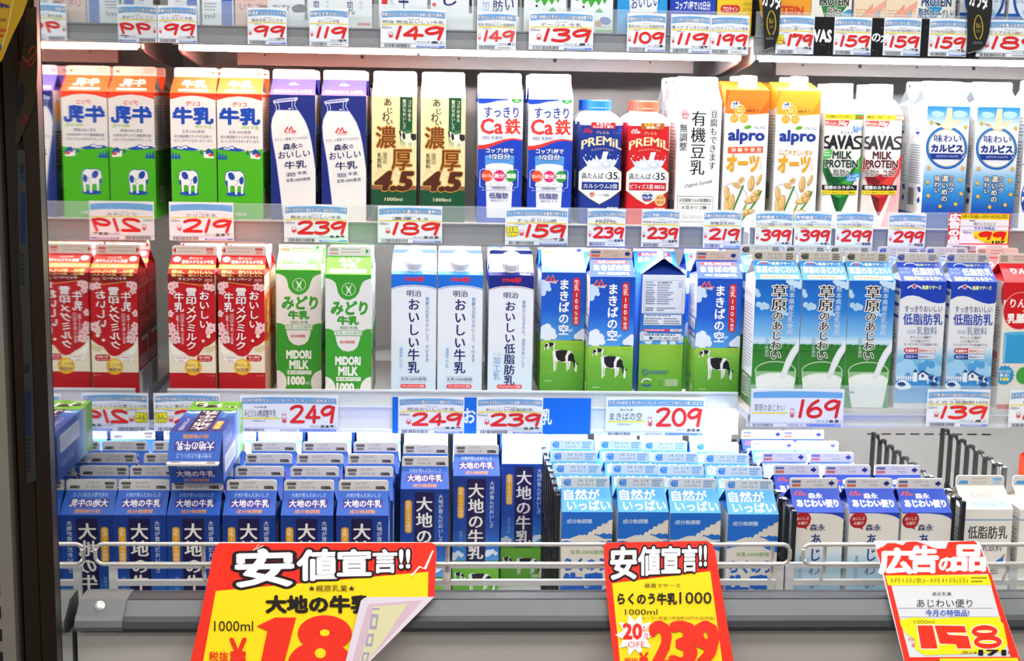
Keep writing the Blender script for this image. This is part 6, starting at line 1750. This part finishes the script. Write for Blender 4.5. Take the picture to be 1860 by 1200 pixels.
s = Sign([(1101, 985), (1096, 992), (1100, 1060), (1119, 1240), (1339, 1240), (1299, 1000), (1294, 988), (1284, 982)], OR)
A = s.A
A.poly([(1112, 1059), (1290, 1037), (1317, 1239), (1130, 1239)], YE)
bigword(A, (('安', (1110, 994, 1156, 1051)), ('値', (1160, 994, 1199, 1044)), ('宣', (1202, 993, 1235, 1040)), ('言', (1239, 992, 1266, 1038)), ('!!', (1270, 992, 1283, 1028))))
A.T('酪農マザーズ', 1171, 1060, 1236, 1068, '#4a3c18'); A.T('らくのう牛乳', 1122, 1078, 1229, 1098, '#2a2014', b=.04); A.T('1000', 1234, 1076, 1292, 1097, '#2a2014', b=.01)
A.T('1000ml', 1135, 1107, 1194, 1117, '#3a2c14'); A.T('メーカー希望小売価格300円の品(税抜)', 1166, 1120, 1298, 1127, '#8a7220')
st = []
for k in range(20):
    a = 2 * pi * k / 20; r = 1.0 if k % 2 == 0 else .62
    st.append((1153 + 36 * r * cos(a), 1154 + 40 * r * sin(a)))
A.poly(st, '#f2f0ec')
A.T('20', 1132, 1134, 1165, 1161, OR, b=.05); A.T('%', 1167, 1138, 1177, 1161, OR); A.T('OFF', 1140, 1166, 1171, 1177, OR)
A.T('税抜', 1134, 1195, 1158, 1206, OR, b=.02); A.T('¥', 1161, 1186, 1177, 1206, OR, b=.03); 
for ch_, q_ in (('2', (1183, 1132, 1219, 1215)), ('3', (1221, 1132, 1260, 1210)), ('9', (1262, 1132, 1301, 1210))):
    A.T(ch_, *q_, OR, b=.035, m=.03)
s.done('red and yellow offer sign reading 239 with a 20 percent starburst, middle of the rail')

s = Sign([(1588, 981), (1600, 1032), (1652, 1240), (1868, 1240), (1782, 990), (1776, 982)], '#d6d6d8')
A = s.A
A.poly([(1592, 998), (1606, 991), (1612, 986), (1626, 986), (1640, 990), (1646, 984), (1664, 983), (1680, 988), (1694, 994), (1702, 996), (1718, 996), (1722, 984), (1770, 982), (1780, 992), (1798, 1042), (1606, 1046)], '#e23a24')
A.poly([(1606, 1044), (1614, 1044), (1664, 1239), (1652, 1239)], '#e23a24'); A.poly([(1794, 1040), (1799, 1040), (1867, 1239), (1848, 1239)], '#e23a24')
for ch, q in (('広', (1598, 996, 1656, 1041)), ('告', (1653, 992, 1703, 1039)), ('の', (1706, 1013, 1732, 1037)), ('品', (1730, 991, 1788, 1036))):
    A.T(ch, *q, '#e6e4e2', b=.05)
A.poly([(1608, 1045), (1795, 1044), (1801, 1062), (1613, 1063)], '#f2dc1c'); A.T('3月1日(金)~3月31日(日)', 1617, 1049, 1758, 1060, '#4a3f18'); A.lines(1764, 1048, 1794, 1061, 2, '#6a5c20')
A.T('森永乳業', 1693, 1075, 1728, 1082, '#55504c'); A.T('あじわい便り', 1665, 1088, 1766, 1103, '#3c3838', b=.005); A.rect(1632, 1104, 1804, 1104.7, '#8a8a8a'); A.T('今月の特価品!', 1681, 1107, 1760, 1119, '#2f55b0', b=.02); A.rect(1636, 1120, 1812, 1120.7, '#8a8a8a')
A.poly([(1634, 1126), (1660, 1121), (1700, 1124), (1740, 1121), (1818, 1121), (1814, 1127), (1822, 1132), (1830, 1170), (1820, 1184), (1740, 1188), (1680, 1190), (1664, 1180), (1660, 1160), (1645, 1150), (1636, 1136)], '#f2dc1c')
A.T('1000ml', 1660, 1126, 1697, 1133, '#4a3f18'); A.T('税抜', 1649, 1158, 1662, 1164, '#e26a3a'); A.T('¥', 1655, 1167, 1663, 1176, '#e26a3a')
for g_, cl_ in ((1.6, '#f6e8d8'), (0, '#e03a22')):
    A.poly([(1666 - g_, 1136 - g_), (1694 + g_, 1136 - g_), (1703 + g_, 1178 + g_), (1673 - g_, 1178 + g_)], cl_)
    A.poly([(1697 - g_, 1136 - g_), (1752 + g_, 1137 - g_), (1755 + g_, 1149 + g_), (1719, 1149 + g_), (1723, 1153 - g_), (1758 + g_, 1155 - g_), (1764 + g_, 1178 + g_), (1739 - g_, 1178 + g_), (1736, 1170), (1707 - g_, 1169 + g_)], cl_)
    A.ring(1788, 1147, 19, 7, 9 + 2 * g_, cl_); A.ring(1794, 1166, 21, 8, 9 + 2 * g_, cl_)
A.T('(税込¥', 1746, 1182, 1774, 1189, '#3c3838'); A.T('171', 1779, 1181, 1825, 1190, '#1c1a1a', b=.06); A.T(')', 1829, 1182, 1833, 1189, '#3c3838')
A.poly([(1642, 1194), (1851, 1193), (1866, 1239), (1653, 1239)], '#e23a24'); A.poly([(1706, 1196), (1848, 1195), (1856, 1220), (1710, 1222)], '#f0d222')
s.done('white and red advertised special sign reading 158, rightmost on the rail')

# ------------------------------------------------------------------ far left: yellow notice, and post reflections painted as flat strips
def flat_sheet(name, label, cat, outline, Yp, base, draw, m=M_PAPER):
    o_ = at(*outline[0], Yp)
    mb = MB()
    def fn(x, y):
        q = at(x, y, Yp); return (q.x - o_.x) * 1000, (o_.z - q.z) * 1000
    A = Art(mb, (0, 0, 0), (1, 0, 0), (0, 0, -1), (0, -1, 0), fn=fn)
    f = [A.p(*q) for q in outline]; n = len(f)
    t = [tuple(q) for q in tessellate_polygon([[Vector((a, b_, 0)) for a, b_ in outline]])]
    mb.add(f + [p + Vector((0, .0008, 0)) for p in f], t + [(i, (i + 1) % n, n + (i + 1) % n, n + i) for i in range(n)], lin(base))
    A.l += 1
    draw(A)
    tag(obj(name, mb.mesh(name, m), None, o_), label, cat)
def d1(A):
    A.stroke([(0, 8), (14, 12)], 6, '#4a3a6a'); A.lines(-30, 6, 16, 16, 1, '#3a2f55', .9); A.lines(-30, 34, 14, 41, 1, '#6a5a20', .7); A.lines(-30, 52, 16, 60, 1, '#a83a1c', .8); A.lines(-30, 62, 12, 70, 1, '#a83a1c', .7)
    A.stroke([(30, -20), (22, 10), (14, 50), (4, 84)], 1.2, '#d8cf9a', smooth=True); A.poly([(-30, 81), (4, 81), (2, 92), (-30, 96)], '#5a5a80')
flat_sheet('yellow_notice', 'yellow hand-lettered notice hanging at the top left corner', 'notice', [(-60, -90), (85, -90), (50, 0), (40, 28), (26, 56), (16, 78), (4, 108), (-60, 190)], 1.50, '#b08c16', d1)
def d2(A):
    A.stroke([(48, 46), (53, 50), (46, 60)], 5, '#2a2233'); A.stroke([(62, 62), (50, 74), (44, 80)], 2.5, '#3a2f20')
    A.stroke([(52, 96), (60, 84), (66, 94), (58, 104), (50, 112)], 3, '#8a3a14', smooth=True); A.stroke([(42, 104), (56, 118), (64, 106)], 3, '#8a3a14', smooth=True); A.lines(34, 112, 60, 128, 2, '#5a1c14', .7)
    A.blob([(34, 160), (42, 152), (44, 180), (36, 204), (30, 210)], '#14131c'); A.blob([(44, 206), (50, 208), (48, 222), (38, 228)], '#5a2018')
flat_sheet('yellow_reflection', 'narrow dull yellow reflection painted on the brown end post', 'notice', [(48, 16), (66, 12), (67, 60), (68, 120), (66, 170), (60, 200), (46, 232), (30, 266), (27, 262), (30, 200), (34, 140), (42, 80)], 1.5625, '#352b0a', d2)  # stands for a reflection in the post, its dimness put into the colours
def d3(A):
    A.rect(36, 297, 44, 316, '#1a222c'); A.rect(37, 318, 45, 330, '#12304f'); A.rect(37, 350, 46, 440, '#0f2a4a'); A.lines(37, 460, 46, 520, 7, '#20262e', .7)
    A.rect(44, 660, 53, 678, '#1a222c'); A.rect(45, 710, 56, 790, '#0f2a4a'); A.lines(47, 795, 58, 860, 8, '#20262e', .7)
flat_sheet('grey_blue_reflection', 'long narrow grey and blue reflection painted on the brown end post', 'label', [(31, 272), (46, 272), (54, 520), (57, 620), (66, 872), (49, 878), (41, 600), (36, 520)], 1.5625, '#383837', d3)  # second post reflection, drawn as a flat strip in darkened colours
# ------------------------------------------------------------------ filling the shelves
ORD = ('front', 'second', 'third', 'fourth', 'fifth', 'sixth', 'seventh')
def cx(x0, x1, y, Y):
    return (at(x0, y, Y).x + at(x1, y, Y).x) / 2

def put(key, x0, x1, Y, z, label, behind=0, blabel=None, group=None, y=260, name='milk_carton', cat='milk carton', yaw=0, gap_=.0745, jit=0.0):
    """front carton at photo columns x0..x1, then those standing behind it"""
    x = cx(x0, x1, y, Y)
    place(P[key], x, Y, z, label, group, yaw, name, cat)
    for k in range(1, behind + 1):
        place(P[key], x + random.uniform(-jit, jit), Y + gap_ * k, z, (blabel or 'carton standing directly behind the ' + label).replace('#', ORD[k]), group, 0, name, cat)

Y2, F2 = 2.256, 1.207
put('greencow', 310, 393, Y2, F2, 'white and green carton with blue cow, nearest the mirror', 1, 'white and green cow carton behind the one nearest the mirror', 'green cow cartons')
put('greencow', 395, 477, Y2, F2, 'white and green carton with blue cow, left of the navy cartons', 1, 'white and green cow carton behind the right front one', 'green cow cartons')
put('bottleprint', 491, 573, Y2, F2, 'navy carton printed with a milk bottle, left one of the pair', 1, 'navy bottle-print carton behind the left front one', 'navy bottle-print cartons')
put('bottleprint', 583, 666, Y2, F2, 'navy carton printed with a milk bottle, beside the cream carton', 1, 'navy bottle-print carton behind the right front one', 'navy bottle-print cartons')
put('richbrown', 675, 757, Y2, F2, 'cream carton with big brown characters, beside the navy carton', 1, 'cream and brown carton behind the left front one', 'cream and brown cartons')
put('richbrown', 763, 846, Y2, F2, 'cream carton with big brown characters, right one with bare shelf beside it', 1, 'cream and brown carton behind the right front one', 'cream and brown cartons')
put('redwave', 867, 950, Y2, F2, 'white and blue carton with red wave and glass, left one', 1, 'red wave carton behind the left front one', 'red wave cartons')
put('redwave', 958, 1041, Y2, F2, 'white and blue carton with red wave and glass, beside the blue bottle', 1, 'red wave carton behind the right front one', 'red wave cartons')
put('bluebottle', 1051, 1132, Y2, F2, 'blue square bottle with blue cap and milk splash, in front', 2, 'blue square bottle with blue cap, # in its row', 'blue cap bottles', name='milk_bottle', cat='milk bottle', gap_=.072)
put('redbottle', 1138, 1218, Y2, F2, 'red square bottle with red cap and milk splash, in front', 1, 'red square bottle with red cap, behind the front red one', 'red cap bottles', name='milk_bottle', cat='milk bottle', gap_=.072)
put('soy', 1229, 1309, Y2, F2, 'white soy milk carton with black vertical lettering, in front', 2, 'white soy milk carton, # in its row', 'white soy cartons', name='soy_milk_carton', cat='soy milk carton')
put('oat_orange', 1313, 1396, Y2, F2, 'tall oat drink carton with orange top and white cap', 1, 'orange-topped oat carton behind the front one', 'oat drink cartons', name='oat_drink_carton', cat='oat drink carton', gap_=.073)
put('oat_yellow', 1406, 1489, Y2, F2, 'tall oat drink carton with yellow top and white cap', 1, 'yellow-topped oat carton behind the front one', 'oat drink cartons', name='oat_drink_carton', cat='oat drink carton', gap_=.073)
put('protein_green', 1495, 1568, Y2, F2, 'protein milk bottle with green gem and white cap', 1, 'green gem protein bottle behind the front one', 'protein bottles', name='protein_bottle', cat='milk bottle', gap_=.066)
put('protein_red', 1569, 1640, Y2 + .012, F2, 'protein milk bottle with red gem and white cap', 1, 'red gem protein bottle behind the front one', 'protein bottles', name='protein_bottle', cat='milk bottle', gap_=.066)
put('ringcalp', 1678, 1759, Y2 - .004, F2, 'blue gradient carton with ring emblem, left one showing its printed side', 1, 'blue ring emblem carton behind the left front one', 'blue ring emblem cartons', name='drink_carton', cat='drink carton', yaw=radians(1.5))
put('ringcalp', 1769, 1850, Y2 - .004, F2, 'blue gradient carton with ring emblem, right one', 1, 'blue ring emblem carton behind the right front one', 'blue ring emblem cartons', name='drink_carton', cat='drink carton', yaw=radians(1))
put('tea', 1857, 1940, Y2 + .02, F2, 'white carton with navy ring, cut by the right edge of the picture', name='drink_carton', cat='drink carton')

# lower shelf
put('redblossom', 306, 392, 2.150, FL3, 'red carton with blossoms, nearest the mirror', 1, 'red blossom carton behind the one nearest the mirror', 'red blossom cartons', y=600)
put('redblossom', 397, 481, 2.155, FL3, 'red carton with blossoms, showing its orange printed side', 1, 'red blossom carton behind the right front one', 'red blossom cartons', y=600)
put('greenbell', 504, 582, 2.216, FL3, 'green and white carton with round emblem, set further back', 1, 'green and white carton behind the left front one', 'green and white cartons', y=600)
put('greenbell', 591, 674, 2.165, FL3, 'green and white carton with round emblem, pulled forward', 1, 'green and white carton behind the pulled-forward one', 'green and white cartons', y=600, gap_=.08)
put('bluecap', 711, 792, 2.20, FL3, 'white and blue carton with white screw cap, left of the pair', 1, 'white and blue cap carton behind the left front one', 'white screw cap cartons', y=600)
put('bluecap', 795, 876, 2.20, FL3, 'white and blue carton with white screw cap, right of the pair', 1, 'white and blue cap carton behind the right front one', 'white screw cap cartons', y=600)
put('navycap', 887, 968, 2.20, FL3, 'white and navy carton with white screw cap, in front', 1, 'white and navy cap carton behind the front one', 'white screw cap cartons', y=600)
put('pasture', 981, 1063, 2.222, FL3, 'sky and pasture carton with cow, beside the navy cap carton', 1, 'sky and pasture carton in the second row, leftmost', 'sky and pasture cartons', y=600)
put('pasture', 1069, 1152, 2.172, FL3, 'sky and pasture carton with cow, second from the left', 1, 'sky and pasture carton in the second row, second from the left', 'sky and pasture cartons', y=600, gap_=.1)
x_ = cx(1162, 1243, 600, 2.21)
place(P['pasture'], x_, 2.212, FL3, 'pasture carton turned sideways, its white information panel facing out', 'sky and pasture cartons', yaw=pi / 2)
place(P['pasture'], x_, 2.290, FL3, 'sky and pasture carton behind the one turned sideways', 'sky and pasture cartons')
put('pasture', 1264, 1345, 2.165, FL3, 'sky and pasture carton with cow, right of the sideways one', 1, 'sky and pasture carton in the second row, rightmost', 'sky and pasture cartons', y=600, gap_=.1)
YR = 2.088
for i, (a, b_, w_) in enumerate(((1369, 1452, 'leftmost of three, showing its white side'), (1454, 1537, 'middle one of three'), (1539, 1621, 'rightmost of three, beside the blue wave carton'))):
    put('grassland', a, b_, YR, FL3R, 'sky blue grassland carton with poured milk, ' + w_, 1, 'grassland carton in the second row, ' + w_.split(',')[0], 'grassland cartons', y=600, gap_=.09)
put('farmwave', 1631, 1715, YR, FL3R, 'white low fat carton with blue wave and farm, left one', 1, 'blue wave farm carton behind the left front one', 'blue wave farm cartons', y=600, gap_=.09)
put('farmwave', 1722, 1806, YR, FL3R, 'white low fat carton with blue wave and farm, beside the red apple carton', 1, 'blue wave farm carton behind the right front one', 'blue wave farm cartons', y=600, gap_=.09)
put('apple', 1819, 1902, YR, FL3R, 'red and cream apple drink carton at the right edge of the lower shelf', 1, 'red apple drink carton behind the front one', 'apple drink cartons', y=600, name='drink_carton', cat='drink carton', gap_=.09)

# well: blue brush-lettered cartons
FW = .651
cols = ((203, 298), (303, 399), (404, 500), (509, 606), (610, 706))
cn = ('next to the mirror', 'second from the mirror', 'third from the mirror', 'fourth from the mirror', 'fifth from the mirror')
for ci, (a, b_) in enumerate(cols):
    Y0 = 1.853
    x = cx(a, b_, 940, Y0) + (.002 if ci == 0 else 0)
    for k in range(6):
        if k == 0: lab = 'dark blue brush-lettered carton in the front row of the well, ' + cn[ci]
        else: lab = 'dark blue brush-lettered carton in the well, ' + ORD[k] + ' row back, ' + cn[ci]
        place(P['earthblue'], x + (random.uniform(-.003, .003) if k else 0) + .0016 * k, Y0 + .0725 * k, FW, lab, 'dark blue cartons in the well')
for (a, b_, Y0, n, w_) in ((727, 816, 1.985, 4, 'sixth column from the mirror'), (824, 907, 2.058, 3, 'seventh column from the mirror'), (913, 991, 2.131, 3, 'beside the first black divider')):
    x = cx(a, b_, 900, Y0)
    for k in range(n):
        lab = ('dark blue brush-lettered carton standing at the front of the ' + w_ if k == 0 and 'column' in w_ else 'dark blue brush-lettered carton ' + w_ + ', frontmost' if k == 0 else 'dark blue brush-lettered carton, ' + ORD[k] + ' one back, ' + w_)
        place(P['earthblue'], x, Y0 + .0735 * k, FW, lab, 'dark blue cartons in the well')
Rl = Matrix(((-1, 0, 0), (0, 0, -1), (0, -1, 0)))
o = place(P['earthblue'], 0, 0, 0, 'dark blue brush-lettered carton lying on its back on top of the others', 'dark blue cartons in the well', rot=Rl)
zl = FW + .195 + .0397 + .0355
o.location = (at(359, 835, 1.875).x, 1.868 + .195, zl)

# smoking mountain cartons
rc = ((1020, 1113), (1122, 1215), (1217, 1310), (1321, 1416))
rn = ('beside the first black divider', 'second column', 'third column', 'rightmost column beside the second black divider')
for ci, (a, b_) in enumerate(rc):
    Y0 = 1.872 + (.0, .0, -.004, -.01)[ci]
    x = cx(a, b_, 940, Y0)
    for k in range(5):
        place(P['smoke'], x + (random.uniform(-.004, .002) if k else 0), Y0 + .0728 * k, FW, 'light blue carton with a smoking mountain, ' + ORD[k] + ' row, ' + rn[ci], 'smoking mountain cartons')
# red seal cartons
ac = ((1441, 1533, 5), (1541, 1636, 5), (1637, 1730, 2))
an = ('left column beside the divider', 'middle column', 'right column')
for ci, (a, b_, n) in enumerate(ac):
    Y0 = 1.872
    x = cx(a, b_, 940, Y0)
    for k in range(n):
        place(P['redseal'], x + (-.006 if k else 0) - .003 * k * (ci > 0), Y0 + .0735 * k, FW, 'white and blue carton with a red seal, ' + ORD[k] + ' row, ' + an[ci], 'red seal cartons')
place(P['plainlow'], cx(1745, 1842, 940, 1.888), 1.888, FW, 'plain white low fat carton in the well, beside the third black divider', 'plain white cartons')
place(P['plainlow'], cx(1850, 1946, 940, 1.888), 1.888, FW, 'plain white low fat carton in the well, cut by the right edge', 'plain white cartons')
# juice pack at the far right of the well
jb = Carton(w=.05, d=.04, h=.205, rise=.012, fin=.0, front='#c8431c', side='#e2b02c', roof='#d8381e')
A = jb.art('left'); A.rect(0, 0, 70, 60, '#d8401e'); A.rect(10, 70, 60, 110, '#f2e6c0'); A.rect(0, 120, 70, 150, '#8a2414')
A = jb.art('front'); A.rect(0, 40, 70, 100, '#e8b43a'); A.rect(8, 52, 60, 76, '#f2e8cc'); A.ell(36, 130, 22, 26, '#e2762a'); A.rect(0, 165, 70, 190, '#e8c23a')
jb.done()
place(jb, .955, 2.12, FW, 'tall red and yellow juice pack behind the right divider', name='juice_pack', cat='juice pack')

# top shelf
F1, Y1 = 1.5055, 2.262
for key, a, b_, lab in (('mini_stripe', 306, 362, 'small white carton with blue side stripe, nearest the mirror on the top shelf'), ('mini_stripe2', 367, 424, 'small white carton with blue stripe, second from the mirror on the top shelf'),
        ('mini_pink', 428, 486, 'small pinkish carton on the top shelf'), ('mini_prisma', 488, 555, 'small white carton with dark picture, behind the second 99 card'),
        ('mini_milk', 556, 612, 'small white carton with blue lettering, left of its twin'), ('mini_milk', 616, 674, 'small white carton with blue lettering, right of its twin'),
        ('mid_white', 688, 776, 'white half litre carton with navy lettering and red patch on the top shelf'), ('mid_shi', 782, 860, 'white half litre carton with one navy curl, behind the wide 149 card'),
        ('mid_low', 866, 944, 'white half litre carton left of the green splash cartons'), ('splat', 950, 1030, 'white carton with green splash, left of the two'), ('splat', 1036, 1114, 'white carton with green splash, beside the sky blue carton'),
        ('mid_skyblue', 1120, 1213, 'sky blue and white half litre carton above the 109 card'), ('mid_redwave', 1216, 1301, 'blue half litre carton with red wave on the top shelf'), ('mini_yellow', 1302, 1366, 'yellow protein carton above the 199 card'),
        ('dark_amber', 1376, 1414, 'black and amber carton behind the left black banner'), ('prot_orange', 1418, 1470, 'orange protein carton above the 179 card'), ('prot_green', 1474, 1546, 'cream and green protein carton on the top shelf'),
        ('beige_drink', 1552, 1607, 'beige slant-printed carton, left of its twin'), ('beige_drink', 1610, 1664, 'beige slant-printed carton, beside the blue protein carton'), ('prot_blue', 1665, 1735, 'cream and blue protein carton on the top shelf'),
        ('yogurt_ring', 1744, 1824, 'white and blue yoghurt carton behind the right black banner'), ('yogurt_ring', 1832, 1912, 'white and blue yoghurt carton cut by the right edge, on the top shelf')):
    place(P[key], cx(a, b_, 20, Y1), Y1, F1, lab, 'cartons on the top shelf', name='small_carton', cat='small carton')
